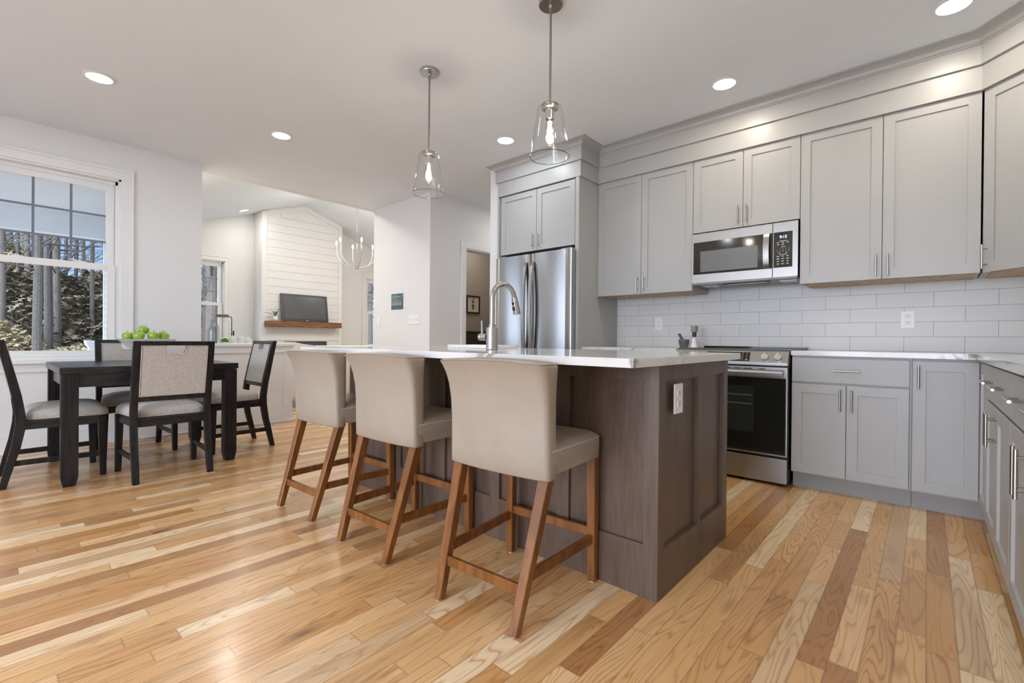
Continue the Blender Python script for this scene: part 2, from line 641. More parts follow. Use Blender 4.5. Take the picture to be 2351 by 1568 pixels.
    def shaker(s, u0, u1, v0, v1, t=.019, rail=.057, rec=.009, n0=0.0):
        """recessed-panel door with its back at n0 and its face at n0+t"""
        f, c = n0 + t, .0015
        i0, i1, j0, j1 = u0 + rail, u1 - rail, v0 + rail, v1 - rail
        q = .004

        def R(a, b, c_, d, n): return [(a, c_, n), (b, c_, n), (b, d, n), (a, d, n)]
        L = [R(u0, u1, v0, v1, n0), R(u0, u1, v0, v1, f - c), R(u0 + c, u1 - c, v0 + c, v1 - c, f),
             R(i0, i1, j0, j1, f), R(i0 + q * .3, i1 - q * .3, j0 + q * .3, j1 - q * .3, f - rec)]
        vs, _ = s._add([p for l in L for p in l], [])
        for a in range(len(L) - 1):
            for k in range(4):
                s.bm.faces.new((vs[a * 4 + k], vs[a * 4 + (k + 1) % 4], vs[(a + 1) * 4 + (k + 1) % 4], vs[(a + 1) * 4 + k]))
        s.bm.faces.new(vs[-4:])
        s.bm.faces.new(vs[3::-1])
        return s

    def build(s, name, mat, parent=None, smooth=True, angle=35):
        bmesh.ops.recalc_face_normals(s.bm, faces=s.bm.faces)
        me = D.meshes.new(name)
        if parent is not None:
            off = origin_of(parent)
            for v in s.bm.verts:
                v.co -= off
        s.bm.to_mesh(me)
        s.bm.free()
        me.materials.append(MATS[mat] if isinstance(mat, str) else mat)
        if smooth:
            me.shade_smooth()
            me.set_sharp_from_angle(angle=math.radians(angle))
        o = D.objects.new(name, me)
        COL.objects.link(o)
        if parent is not None:
            o.parent = parent
        if smooth and angle <= 40:
            m = o.modifiers.new('weighted_normals', 'WEIGHTED_NORMAL')
            m.keep_sharp = True
            m.weight = 80
        return o


def origin_of(o):
    v = Vector((0, 0, 0))
    while o is not None:
        v = v + Vector(o.location)
        o = o.parent
    return v


def tag(o, label=None, cat=None, group=None, kind=None):
    if label: o['label'] = label
    if cat: o['category'] = cat
    if group: o['group'] = group
    if kind: o['kind'] = kind
    return o


def thing(name, label, cat, loc=(0, 0, 0), group=None, kind=None):
    o = D.objects.new(name, None)
    o.empty_display_size = .1
    COL.objects.link(o)
    o.location = loc
    return tag(o, label, cat, group, kind)


def struct(name, mb, mat, label=None, parent=None, **k):
    o = mb.build(name, mat, parent, **k)
    o['kind'] = 'structure'
    if label: o['label'] = label
    return o


def copy_tree(o, parent=None):
    c = o.copy()
    COL.objects.link(c)
    if parent is not None:
        c.parent = parent
    for ch in list(o.children):
        copy_tree(ch, c)
    return c


def texts(items, name, mat, parent, depth=.0004):
    """flat lettering on a panel as one mesh; items: (string, size, matrix taking (u, v, out) to the world)"""
    bm = bmesh.new()
    for body, size, M in items:
        cu = D.curves.new('lettering', 'FONT')
        cu.body, cu.size, cu.align_x, cu.align_y, cu.extrude = body, size, 'CENTER', 'CENTER', depth
        tmp = D.objects.new('lettering', cu)
        COL.objects.link(tmp)
        bpy.context.view_layer.update()
        me = D.meshes.new_from_object(tmp.evaluated_get(bpy.context.evaluated_depsgraph_get()))
        me.transform(M)
        bm.from_mesh(me)
        D.objects.remove(tmp)
        D.meshes.remove(me)
    mb = MB()
    mb.bm.free()
    mb.bm = bm
    return mb.build(name, mat, parent, smooth=False)


def pull(M, u, v, length, vertical, parent, out=.032, r=.0055):
    """bar pull with two posts on a cabinet face"""
    b = MB(M)
    h = length / 2
    if vertical:
        b.tube([(u, v - h, out), (u, v + h, out)], r, 12)
        for q in (-.32, .32):
            b.tube([(u, v + q * length, 0), (u, v + q * length, out)], r * .8, 8)
    else:
        b.tube([(u - h, v, out), (u + h, v, out)], r, 12)
        for q in (-.32, .32):
            b.tube([(u + q * length, v, 0), (u + q * length, v, out)], r * .8, 8)
    return b.build('handle', 'nickel', parent)

# ------------------------------------------------------------------ the room
H = 2.743
XW, XWO = -5.586, -5.74          # window wall, inner and outer face
YE = 1.475                       # end of the window wall / inner face of the living room's front wall
XL = -10.0                       # far living-room wall
YB = 4.213                       # kitchen back wall
XR = .846                        # kitchen right wall
YR = -3.7                        # wall behind the camera
XH = -4.4845                     # hall wall with the doorway
YP = 3.55                        # partition facing the kitchen
XO = -5.71                       # edge of the kitchen ceiling
YL1 = 7.25                       # living room right side
RIDGE_Y, SLOPE = 4.362, .33


def floor_mesh():
    bm = bmesh.new()
    uv = bm.loops.layers.uv.new('plank')
    ed = bm.loops.layers.uv.new('edge')
    rl = bm.loops.layers.float_color.new('rnd')
    pl = bm.faces.layers.float.new('plen')
    W = .0745
    x0 = .005 - W * 136
    rng = random.Random(21)
    i = 0
    while x0 + i * W < XR:
        xa, xb = x0 + i * W, min(x0 + (i + 1) * W, XR + .02)
        far = -3.2 if xa < -4.6 else YR - .05
        y = far - rng.random() * .6
        top = YL1 + .05
        while y < top:
            ln = rng.choice((.32, .42, .5, .6, .75, .9, 1.05, 1.2, 1.4)) * rng.uniform(.85, 1.15)
            ya, yb = max(y, far), min(y + ln, top)
            y += ln
            if yb - ya < .01:
                continue
            f = bm.faces.new([bm.verts.new((q[0], q[1], 0)) for q in ((xa, ya), (xb, ya), (xb, yb), (xa, yb))])
            c = (rng.random(), rng.random(), rng.random(), 1)
            f[pl] = yb - ya
            for l, (a, b) in zip(f.loops, ((0, 0), (W, 0), (W, yb - ya), (0, yb - ya))):
                l[uv].uv = (a, b)
                l[ed].uv = (a, b)
                l[rl] = c
        i += 1
    me = D.meshes.new('floor')
    bm.to_mesh(me)
    bm.free()
    me.materials.append(MATS['hickory_floor'])
    o = D.objects.new('floor', me)
    COL.objects.link(o)
    o['kind'] = 'structure'
    return o


floor_mesh()
struct('floor_slab', MB().box(XL - .2, XR + .15, YR - .15, YL1 + .15, -.2, -.004), 'shadow_gap')

# kitchen ceiling
struct('ceiling', MB().box(XO, XR + .15, YR - .15, YL1, H, H + .12), 'ceiling_paint')

# back wall, right wall, wall behind the camera (with a wide opening added to let daylight in), stub wall beside the fridge
struct('wall_back', MB().box(-3.325, XR + .15, YB, YB + .12, 0, H), 'wall_paint')
struct('wall_right', MB().box(XR, XR + .12, YR, YB, 0, H), 'wall_paint')
rw = MB()
rw.box(-5.586, -3.2, YR - .14, YR, 0, H).box(.6, XR, YR - .14, YR, 0, H).box(-3.2, .6, YR - .14, YR, 2.35, H)
struct('wall_rear', rw, 'wall_paint')
struct('wall_stub', MB().box(-3.455, -3.325, 3.53, 6.4, 0, H), 'wall_paint')
struct('wall_hall_end', MB().box(-4.6, -3.325, 6.4, 6.52, 0, H), 'wall_paint')

# partition facing the kitchen and hall wall with a doorway (y 4.13 - 4.92)
pt = MB()
pt.box(XO, XH, YP, YP + .12, 0, H)
pt.box(XH - .12, XH, YP + .12, 4.13, 0, H).box(XH - .12, XH, 4.92, 6.4, 0, H).box(XH - .12, XH, 4.13, 4.92, 2.152, H)
struct('wall_partition', pt, 'wall_paint')
dc = MB(frame((XH, 0, 0), (0, 1, 0), (1, 0, 0)))
dc.box(4.052, 4.13, 0, 2.232, 0, .018, .003).box(4.92, 4.998, 0, 2.232, 0, .018, .003).box(4.13, 4.92, 2.152, 2.232, 0, .018, .003)
dc.box(4.13, 4.145, 0, 2.152, -.12, .002).box(4.905, 4.92, 0, 2.152, -.12, .002).box(4.145, 4.905, 2.137, 2.152, -.12, .002)
struct('door_1', dc, 'trim_white')

# powder room seen through the doorway
struct('wall_powder', MB().box(XO, XO + .01, YP + .12, 6.4, 0, H), 'beige_wall')
struct('wall_powder_side', MB().box(XO, XH - .12, 6.3, 6.42, 0, H), 'beige_wall')
wn_ = MB(frame((XO + .01, 0, 0), (0, 1, 0), (1, 0, 0)))
wn_.box(3.68, 6.3, 0, 1.0, 0, .012).box(3.68, 6.3, .99, 1.085, 0, .02, .002).box(3.68, 6.3, 1.085, 1.11, 0, .035, .004)
for k in range(18):
    wn_.box(3.72 + k * .145, 3.724 + k * .145, .1, .99, .012, .016)
struct('trim_1', wn_, 'olive_panel')

# window wall with its opening, and an unseen opening added to the left for daylight
GY0, GY1 = .03, .735


def wall_x(name, xa, xb, y0, y1, z1, holes, mat):
    m = MB()
    y = y0
    for a, b, c, d in sorted(holes):
        m.box(xa, xb, y, a, 0, z1)
        m.box(xa, xb, a, b, 0, c)
        m.box(xa, xb, a, b, d, z1)
        y = b
    m.box(xa, xb, y, y1, 0, z1)
    return struct(name, m, mat)


OP = .094                         # glass edge to the clear opening
wall_x('wall_window', XWO, XW, YR - .14, YE, H,
       [(GY0 - OP, GY1 + OP, .77, 2.412), (-2.4 - OP, -1.1 + OP, .77, 2.412)], 'wall_paint')

# half wall towards the living room
hw = MB().box(XWO + .01, XW, YE, 2.40, 0, .866)
struct('wall_half', hw, 'trim_white')
cp = MB(frame((XW, 0, 0), (0, 1, 0), (1, 0, 0)))
cp.box(YE - .0, 2.425, .872, .902, -.185, .045, .006)
cp.box(YE, 2.40, .80, .872, -.002, .018, .003)
cp.box(2.30, 2.40, .17, .80, -.002, .012, .003).box(YE, 1.56, .17, .80, -.002, .008)
struct('trim_2', cp, 'trim_white')
# baseboards
bb = MB(frame((XW, 0, 0), (0, 1, 0), (1, 0, 0)))
bb.box(YR, 2.405, 0, .136, -.002, .016, .002).box(YR, 2.405, .136, .168, -.002, .010, .003)
bb.box(YR, 2.42, 0, .018, .0, .028, .006)
struct('baseboard_left', bb, 'trim_white')
bp = MB(frame((0, YP, 0), (1, 0, 0), (0, -1, 0)))
bp.box(XO, XH + .016, 0, .14, -.002, .016, .003)
struct('baseboard_partition', bp, 'trim_white')
bh = MB(frame((XH, 0, 0), (0, 1, 0), (1, 0, 0)))
bh.box(YP, 4.05, 0, .14, -.002, .016, .003)
struct('baseboard_hall', bh, 'trim_white')

# living room shell
lw = [(2.22 - OP, 2.925 + OP, .77, 2.412), (6.10 - OP, 6.805 + OP, .77, 2.412)]
wall_x('wall_living', XL - .15, XL, YE - .15, YL1 + .15, H, lw, 'wall_paint')
apex = H + SLOPE * (RIDGE_Y - YE)
gb = MB().prism([(YE - .15, H), (YL1 + .15, H), (YL1, H + .02), (RIDGE_Y, apex + .05), (YE, H + .02)], XL - .15, XL, 'x')
struct('wall_gable', gb, 'wall_paint')
gk = MB().prism([(YE - .15, H), (YL1 + .15, H), (YL1, H + .02), (RIDGE_Y, apex + .05), (YE, H + .02)], XO - .12, XO, 'x')
gk.box(XO - .12, XO - .002, YP + .12, YL1, 0, H)
struct('wall_living_side', gk, 'wall_paint')
for nm, ya, yb in (('left', YE - .14, RIDGE_Y), ('right', YL1 + .14, RIDGE_Y)):
    za = H + SLOPE * ((ya - YE) if nm == 'left' else (YL1 - ya))
    c_ = MB().prism([(ya, za), (yb, apex), (yb, apex + .12), (ya, za + .12)], XL - .15, XO, 'x')
    struct('ceiling_vault_' + nm, c_, 'ceiling_paint')
struct('wall_living_front', MB().box(XL - .15, XWO + .02, YE - .15, YE, 0, H + .05), 'wall_paint')
struct('wall_living_right', MB().box(XL - .15, XO, YL1, YL1 + .15, 0, H + .05), 'wall_paint')
bl = MB(frame((XL, 0, 0), (0, 1, 0), (1, 0, 0)))
bl.box(YE, YL1, 0, .14, -.002, .016, .003)
struct('baseboard_living', bl, 'trim_white')


# ------------------------------------------------------------------ windows
def window(idx, X, g0, g1, locks=True):
    """double-hung sash window in a wall facing +x; g0..g1 is the glass width"""
    w = D.objects.new('window_%d' % idx, None)
    COL.objects.link(w)
    w.location = (X, (g0 + g1) / 2, .77)
    w['kind'] = 'structure'
    F = frame((X, 0, 0), (0, 1, 0), (1, 0, 0))
    a, b = g0 - OP, g1 + OP
    c = MB(F)
    for q in ((a - .088, a), (b, b + .088)):
        c.box(q[0], q[1], .76, 2.412, 0, .018, .002)
    c.box(a - .088, b + .088, 2.412, 2.50, 0, .018, .002)
    for q in ((a - .092, a - .07), (b + .07, b + .092)):
        c.box(q[0], q[1], .76, 2.504, 0, .026, .003)
    c.box(a - .092, b + .092, 2.482, 2.504, 0, .027, .003)
    c.box(a - .11, b + .11, .735, .768, -.02, .05, .005)
    c.box(a - .085, b + .085, .665, .735, 0, .018, .003)
    c.build('casing', 'trim_white', w)
    j = MB(F)                                                     # jamb and stops
    j.box(a, a + .016, .77, 2.412, -.15, .004).box(b - .016, b, .77, 2.412, -.15, .004)
    j.box(a, b, 2.396, 2.412, -.15, .004).box(a, b, .768, .79, -.15, .004)
    for q in ((a + .016, a + .034), (b - .034, b - .016)):
        j.box(q[0], q[1], .79, 2.396, -.058, -.045)
        j.box(q[0], q[1], .79, 2.396, -.115, -.10)
    j.box(a + .016, b - .016, 2.366, 2.396, -.058, -.045)
    j.build('jamb', 'trim_white', w)
    up = MB(F)
    n0, n1 = -.10, -.068
    up.box(g0 - .06, g0, 1.585, 2.366, n0, n1, .003).box(g1, g1 + .06, 1.585, 2.366, n0, n1, .003)
    up.box(g0, g1, 2.312, 2.366, n0, n1, .003).box(g0, g1, 1.585, 1.625, n0, n1, .003)
    u = up.build('upper_sash', 'trim_white', w)
    mt = MB(F)
    dx = (g1 - g0) / 3
    for k in (1, 2):
        mt.box(g0 + k * dx - .0085, g0 + k * dx + .0085, 1.62, 2.315, -.089, -.081)
    for z in (2.075, 1.835):
        mt.box(g0, g1, z - .0085, z + .0085, -.0885, -.0815)
    mt.build('muntin_grid', 'muntin_grey', u)
    MB(F).box(g0 - .005, g1 + .005, 1.62, 2.315, -.0855, -.0845).build('pane', 'pane_glass', u)
    lo = MB(F)
    n0, n1 = -.066, -.034
    lo.box(g0 - .06, g0, .79, 1.628, n0, n1, .003).box(g1, g1 + .06, .79, 1.628, n0, n1, .003)
    lo.box(g0, g1, .79, .842, n0, n1, .003).box(g0, g1, 1.57, 1.628, n0, n1, .003)
    l = lo.build('lower_sash', 'trim_white', w)
    MB(F).box(g0 - .005, g1 + .005, .838, 1.575, -.051, -.050).build('pane', 'pane_glass', l)
    if locks:
        for y in (g0 + .15, g1 - .17):
            k = MB(F)
            k.box(y - .04, y + .03, 1.628, 1.636, -.062, -.038, .003)
            k.tube([(y - .03, 1.64, -.05), (y - .085, 1.647, -.045)], [.007, .004], 8)
            k.ball((y - .01, 1.638, -.05), .016, 12, 8, (1, .5, 1))
            k.build('sash_lock', 'trim_white', w)
    return w


paint('muntin_grey', (.16, .20, .26), .5, .05)
window(1, XW, GY0, GY1)
window(2, XL, 2.22, 2.925)
window(3, XL, 6.10, 6.805)
window(4, XW, -2.4, -1.1)  # unseen window added to bring in daylight from the left

# unglazed opening added behind the camera to light the room
g = D.objects.new('window_5', None)
COL.objects.link(g)
g.location = (-2.7, YR, 0)
g['kind'] = 'structure'
gf = MB()
for x in (-3.2, -1.96, -.72, .52):
    gf.box(x, x + .08, YR - .1, YR - .04, 0, 2.35)
gf.box(-3.2, .6, YR - .1, YR - .04, 2.27, 2.35).box(-3.2, .6, YR - .1, YR - .04, 0, .1)
gf.build('frame', 'trim_white', g)

# ------------------------------------------------------------------ tile
struct('backsplash', MB().box(-2.327, XR, YB - .009, YB, .9, 1.46).box(-1.46, -.66, YB - .009, YB, 1.46, 1.8), 'subway_tile')

# ------------------------------------------------------------------ wall cabinets
YU, ZT, ZB, ZM = 3.82, 2.431, 1.382, 1.845
G = .0018


def upper(x0, xs, x1, zb, label, hz):
    t = thing('wall_cabinet', label, 'cabinet', ((x0 + x1) / 2, YU + .2, zb), 'grey wall cabinets along the tiled wall')
    c = MB().box(x0, x1, YU + .021, YB - .012, zb + .006, 2.46)
    c.build('carcass', 'cabinet_grey', t)
    b = MB()
    b.box(x0 + .016, x1 - .016, YU + .05, YB - .012, zb + .001, zb + .0055)
    b.build('bottom_panel', 'maple_tan', t)
    F = frame((0, YU + .019, 0), (1, 0, 0), (0, -1, 0))
    for a, b_, hx in ((x0 + G, xs - G, xs - .03), (xs + G, x1 - G, xs + .03)):
        d = MB(F).shaker(a, b_, zb, ZT).build('door', 'cabinet_grey', t)
        pull(frame((0, YU, 0), (1, 0, 0), (0, -1, 0)), hx, hz, .138, True, d)
    return t


upper(-2.327, -1.887, -1.4355, ZB, 'tall grey two-door wall cabinet between the fridge surround and the microwave', 1.469)
upper(-1.4355, -1.058, -.681, ZM, 'short grey two-door wall cabinet directly above the microwave', 1.937)
upper(-.681, -.2235, .226, ZB, 'wide grey two-door wall cabinet to the right of the microwave', 1.469)

# diagonal corner wall cabinet
t = thing('corner_wall_cabinet', 'grey diagonal corner wall cabinet with a single door, at the right edge of the photo', 'cabinet', (.5, 3.8, ZB))
P3 = (.236, YU + .021)
c = MB().prism([P3, (.236, YB - .012), (XR - .005, YB - .012), (XR - .005, 3.54), (.517, 3.54)], ZB + .006, 2.46, 'z')
c.build('carcass', 'cabinet_grey', t)
MB().prism([(.27, YU + .04), (.27, YB - .02), (XR - .02, YB - .02), (XR - .02, 3.57), (.53, 3.57)], ZB + .001, ZB + .0055, 'z').build('bottom_panel', 'maple_tan', t)
s2 = math.sqrt(.5)
F = frame((.236 - .0134, YU + .021 - .0134, 0), (s2, -s2, 0), (-s2, -s2, 0))
F0 = frame((.236, YU + .021, 0), (s2, -s2, 0), (-s2, -s2, 0))
d = MB(F0).shaker(.014, .385, ZB, ZT).build('door', 'cabinet_grey', t)
pull(F, .038, 1.469, .138, True, d)

# refrigerator surround: side panels and the cabinet over the fridge
t = thing('refrigerator_surround', 'tall grey panelled surround with a two-door cabinet over the fridge', 'cabinet', (-2.83, 3.85, 0))
MB().box(-2.367, -2.3275, 3.503, YB - .002, 0, 2.4312, .001).build('side_panel', 'cabinet_grey', t)
MB().box(-3.324, -3.304, 3.503, YB - .002, 0, 2.4312, .001).build('side_panel', 'cabinet_grey', t)
MB().box(-3.303, -2.368, 3.535, YB - .002, 1.835, 2.4312).build('carcass', 'cabinet_grey', t)
F = frame((0, 3.534, 0), (1, 0, 0), (0, -1, 0))
for a, b_, hx in ((-3.286, -2.823, -2.853), (-2.819, -2.379, -2.789)):
    d = MB(F).shaker(a, b_, 1.832, 2.425).build('door', 'cabinet_grey', t)
    pull(frame((0, 3.515, 0), (1, 0, 0), (0, -1, 0)), hx, 1.925, .138, True, d)

# frieze boards and crown
t = thing('cabinet_crown', 'stepped grey frieze boards and crown moulding over the wall cabinets', 'moulding', (-1.2, 3.9, 2.43))
path = [(-3.318, 3.529), (-3.318, 3.498), (-2.312, 3.498), (-2.312, 3.80), (.2225, 3.80), (.5, 3.5225)]
MB().sweep(path, [(-.03, 2.432), (0, 2.432), (0, 2.5735), (-.03, 2.5735)]).build('lower_frieze', 'cabinet_grey', t)
MB().sweep(path, [(-.03, 2.5735), (.017, 2.5735), (.017, 2.70), (-.03, 2.70)]).build('upper_frieze', 'cabinet_grey', t)
cr = [(-.03, 2.685), (.020, 2.685), (.024, 2.688), (.024, 2.694), (.030, 2.6955), (.036, 2.703)]
cr += [(.036 + .05 * (1 - math.cos(a)), 2.703 + .030 * math.sin(a)) for a in (.4, .8, 1.2, PI / 2)]
cr += [(.092, 2.734), (.092, H - .0005), (-.03, H - .0005)]
MB().sweep(path, cr).build('crown_molding', 'cabinet_grey', t, angle=25)

# ------------------------------------------------------------------ base cabinets
YBF, ZC = 3.583, .883
FB = frame((0, YBF + .019, 0), (1, 0, 0), (0, -1, 0))
FBP = frame((0, YBF, 0), (1, 0, 0), (0, -1, 0))
t = thing('base_cabinet', 'grey base cabinet with one wide drawer over two doors beside the range', 'cabinet', (-.375, 3.9, 0))
MB().box(-.678, -.066, YBF + .021, YB - .012, .105, ZC).build('carcass', 'cabinet_grey', t)
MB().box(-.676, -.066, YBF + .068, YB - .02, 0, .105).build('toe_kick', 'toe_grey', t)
d = MB(FB).box(-.676, -.077, .712, .868, 0, .019, .0015).build('drawer', 'cabinet_grey', t)
pull(FBP, -.3765, .792, .138, False, d)
for a, b_, hx in ((-.676, -.3795, -.4085), (-.376, -.077, -.349)):
    d = MB(FB).shaker(a, b_, .1146, .70).build('door', 'cabinet_grey', t)
    pull(FBP, hx, .606, .138, True, d)

t = thing('base_cabinet', 'grey base cabinet left of the range, mostly hidden behind the island', 'cabinet', (-1.9, 3.9, 0))
MB().box(-2.325, -1.458, YBF + .021, YB - .012, .105, ZC).build('carcass', 'cabinet_grey', t)
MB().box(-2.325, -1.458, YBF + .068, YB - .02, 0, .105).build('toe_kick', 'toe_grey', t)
for a, b_ in ((-2.32, -1.894), (-1.89, -1.462)):
    d = MB(FB).box(a, b_, .712, .868, 0, .019, .0015).build('drawer', 'cabinet_grey', t)
    pull(FBP, (a + b_) / 2, .792, .138, False, d)
    d = MB(FB).shaker(a, b_, .1146, .70).build('door', 'cabinet_grey', t)
    pull(FBP, -1.92 if a < -2 else -1.86, .606, .138, True, d)

XF = .216                                                        # face of the right-hand run
FR = frame((XF + .019, 0, 0), (0, 1, 0), (-1, 0, 0))
FRP = frame((XF, 0, 0), (0, 1, 0), (-1, 0, 0))
t = thing('corner_base_cabinet', 'grey corner base cabinet with a tall folding door and no drawer', 'cabinet', (.5, 3.9, 0))
c = MB().prism([(-.0645, YBF + .021), (-.0645, YB - .012), (XR - .004, YB - .012), (XR - .004, 3.235), (XF + .021, 3.235), (XF + .021, YBF + .021)], .105, ZC, 'z')
c.build('carcass', 'cabinet_grey', t)
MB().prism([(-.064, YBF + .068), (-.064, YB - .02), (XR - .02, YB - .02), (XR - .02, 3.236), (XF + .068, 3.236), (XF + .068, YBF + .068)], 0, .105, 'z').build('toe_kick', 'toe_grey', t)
d = MB(FB).shaker(-.0615, .2135, .1146, .868).build('door', 'cabinet_grey', t)
pull(FBP, -.0375, .775, .138, True, d)
MB(FR).shaker(3.238, YBF - .004, .1146, .868).build('door', 'cabinet_grey', t)

for n_, (y0, y1, lab) in enumerate(((2.357, 3.232, 'grey base cabinet in the right-hand run, next to the corner cabinet'),
                                    (1.48, 2.353, 'grey base cabinet in the right-hand run, nearest the camera'))):
    t = thing('base_cabinet', lab, 'cabinet', (.5, (y0 + y1) / 2, 0), 'grey base cabinets in the right-hand run')
    MB().box(XF + .021, XR - .004, y0, y1, .105, ZC).build('carcass', 'cabinet_grey', t)
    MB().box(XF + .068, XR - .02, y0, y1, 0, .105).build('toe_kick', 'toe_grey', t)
    d = MB(FR).box(y0 + G, y1 - G, .712, .868, 0, .019, .0015).build('drawer', 'cabinet_grey', t)
    m = (y0 + y1) / 2
    for q in (-.2, .2):
        pull(FRP, m + q, .797, .16, False, d)
    for a, b_, hy in ((y0 + G, m - G, m - .03), (m + G, y1 - G, m + .03)):
        d = MB(FR).shaker(a, b_, .1146, .70).build('door', 'cabinet_grey', t)
        pull(FRP, hy, .611, .138, True, d)

# worktops
t = thing('countertop', 'white veined quartz worktop left of the range', 'countertop', (-1.9, 3.9, ZC))
MB().box(-2.3265, -1.457, 3.563, YB - .0095, ZC, .914, .003).build('slab', 'quartz', t)
t = thing('countertop', 'white veined quartz worktop right of the range, turning the corner', 'countertop', (.2, 3.7, ZC))
poly = [(-.680, 3.563), (.166, 3.563), (.187, 3.554), (.196, 3.533), (.196, 1.45), (XR - .003, 1.45), (XR - .003, YB - .0095), (-.680, YB - .0095)]
MB().prism(poly, ZC, .914, 'z', .0025).build('slab', 'quartz', t)

# ------------------------------------------------------------------ island
XI, YI, YI2, XIL = -.7406, 1.655, 2.451, -2.95
t = thing('kitchen_island', 'dark grey-brown stained wood island with recessed panels', 'kitchen island', ((XI + XIL) / 2, 2.05, 0))
MB().box(XIL + .002, XI - .02, YI + .02, YI2, 0, ZC).build('body', 'island_stain', t)
F = frame((0, YI + .02, 0), (1, 0, 0), (0, -1, 0))
b = MB(F)
st = [(-.80, XI - .001), (-1.205, -1.14), (-1.61, -1.545), (-2.015, -1.95), (-2.42, -2.355), (XIL, -2.76)]
for a, c_ in st:
    b.box(a, c_, 0, ZC, 0, .02, .001)
for (a0, _), (_, c1) in zip(st[:-1], st[1:]):
    b.box(c1, a0, 0, .20, 0, .0195, .001).box(c1, a0, .82, ZC, 0, .0195, .001)
    b.box(c1, a0, .2, .82, -.001, .004)
b.build('back_panel', 'island_stain', t)
F = frame((XI - .02, 0, 0), (0, 1, 0), (1, 0, 0))
b = MB(F)
b.box(YI + .001, 1.712, 0, ZC, 0, .02, .0012).box(2.055, 2.094, 0, ZC, 0, .02, .001).box(2.388, YI2, 0, ZC, 0, .02, .0012)
for a, c_ in ((1.712, 2.055), (2.094, 2.388)):
    b.box(a, c_, 0, .178, 0, .0195, .001).box(a, c_, .817, ZC, 0, .0195, .001)
    b.box(a, c_, .178, .817, -.001, .003)
b.build('end_panel', 'island_stain', t)
# doors and drawers on the range side
F = frame((0, YI2, 0), (1, 0, 0), (0, 1, 0))
for k in range(4):
    a = XIL + .02 + k * .545
    d = MB(F).shaker(a, a + .535, .115, .86).build('door', 'island_stain', t)
    pull(frame((0, YI2 + .019, 0), (1, 0, 0), (0, 1, 0)), a + (.5 if k % 2 == 0 else .035), .76, .138, True, d)
t = thing('island_countertop', 'thick white veined quartz top on the island', 'countertop', (-1.85, 1.92, ZC))
MB().box(-3.03, -.69, 1.352, 2.482, ZC, .9142, .004).build('slab', 'quartz', t)


def outlet(name, label, M, u, v, grp=None, w=.074, h=.118):
    t = thing(name, label, 'electrical outlet', tuple(M @ Vector((u, v, 0))), grp)
    b = MB(M)
    b.box(u - w / 2, u + w / 2, v - h / 2, v + h / 2, 0, .006, .002)
    b.build('cover_plate', 'white_plastic', t)
    for q in (-.021, .021):
        s = MB(M)
        s.box(u - .0165, u + .0165, v + q - .013, v + q + .013, .005, .0085, .003)
        s.build('socket', 'white_plastic', t)
        k = MB(M)
        for x in (-.0065, .0065):
            k.box(u + x - .0013, u + x + .0013, v + q - .001, v + q + .008, .008, .0089)
        k.tube([(u, v + q - .0065, .008), (u, v + q - .0065, .0089)], .0022, 8)
        k.build('slots', 'shadow_gap', t)
    return t


TILE_F = frame((0, YB - .009, 0), (1, 0, 0), (0, -1, 0))
outlet('outlet', 'white double outlet on the tile left of the range', TILE_F, -1.888, 1.131)
outlet('outlet', 'white double outlet on the tile right of the range', TILE_F, -.103, 1.132)
outlet('outlet', 'white double outlet on the dark end panel of the island', frame((XI, 0, 0), (0, 1, 0), (1, 0, 0)), 1.8275, .743, None, .08, .118)

# ------------------------------------------------------------------ faucet
t = thing('kitchen_faucet', 'brushed nickel gooseneck faucet on the island top', 'faucet', (-1.79, 1.85, .914))
MB().lathe([(.001, .914), (.033, .914), (.034, .917), (.0325, .921), (.0325, 1.033), (.031, 1.036), (.001, 1.036)], (-1.79, 1.85, 0)).build('body', 'nickel', t)
MB().lathe([(.001, 1.036), (.020, 1.036), (.020, 1.052), (.0155, 1.054), (.001, 1.054)], (-1.79, 1.85, 0), 24).build('collar', 'nickel', t)
pts = [(-1.79, 1.85, 1.05), (-1.79, 1.85, 1.12), (-1.79, 1.85, 1.195)]
for k in range(1, 13):
    a = PI - k * (PI * .93) / 12
    pts.append((-1.79, 1.9425 + .0925 * math.cos(a), 1.195 + .088 * math.sin(a)))
MB().tube(pts, .0145, 20).build('gooseneck', 'nickel', t, angle=60)
p0 = Vector(pts[-1])
dr = Vector((0, .26, -1)).normalized()
w = MB().tube([p0 - dr * .004, p0 + dr * .012, p0 + dr * .013, p0 + dr * .095, p0 + dr * .098], [.0165, .0175, .0185, .0225, .021], 24)
w = w.build('spray_head', 'nickel', t)
side = Vector((0, -1, -.26)).normalized()
bt = MB()
for q, r in ((.032, .008), (.058, .009), (.066, .009)):
    c0 = p0 + dr * q
    bt.tube([c0 + side * .012, c0 + side * (.0215 + q * .03)], r, 14)
bt.build('spray_buttons', 'black_plastic', w)
MB().tube([(-1.825, 1.85, .984), (-1.86, 1.85, .984)], .0205, 20).build('handle_hub', 'nickel', t)
hd = MB().ball((-1.877, 1.85, .984), .0215, 20, 12, (.8, 1, 1))
hd.hexa([(-1.872, 1.846, .995), (-1.862, 1.846, .995), (-1.862, 1.854, .995), (-1.872, 1.854, .995)],
        [(-1.875, 1.8465, 1.077), (-1.8665, 1.8465, 1.077), (-1.8665, 1.8535, 1.077), (-1.875, 1.8535, 1.077)], .001)
hd.build('lever', 'nickel', t)

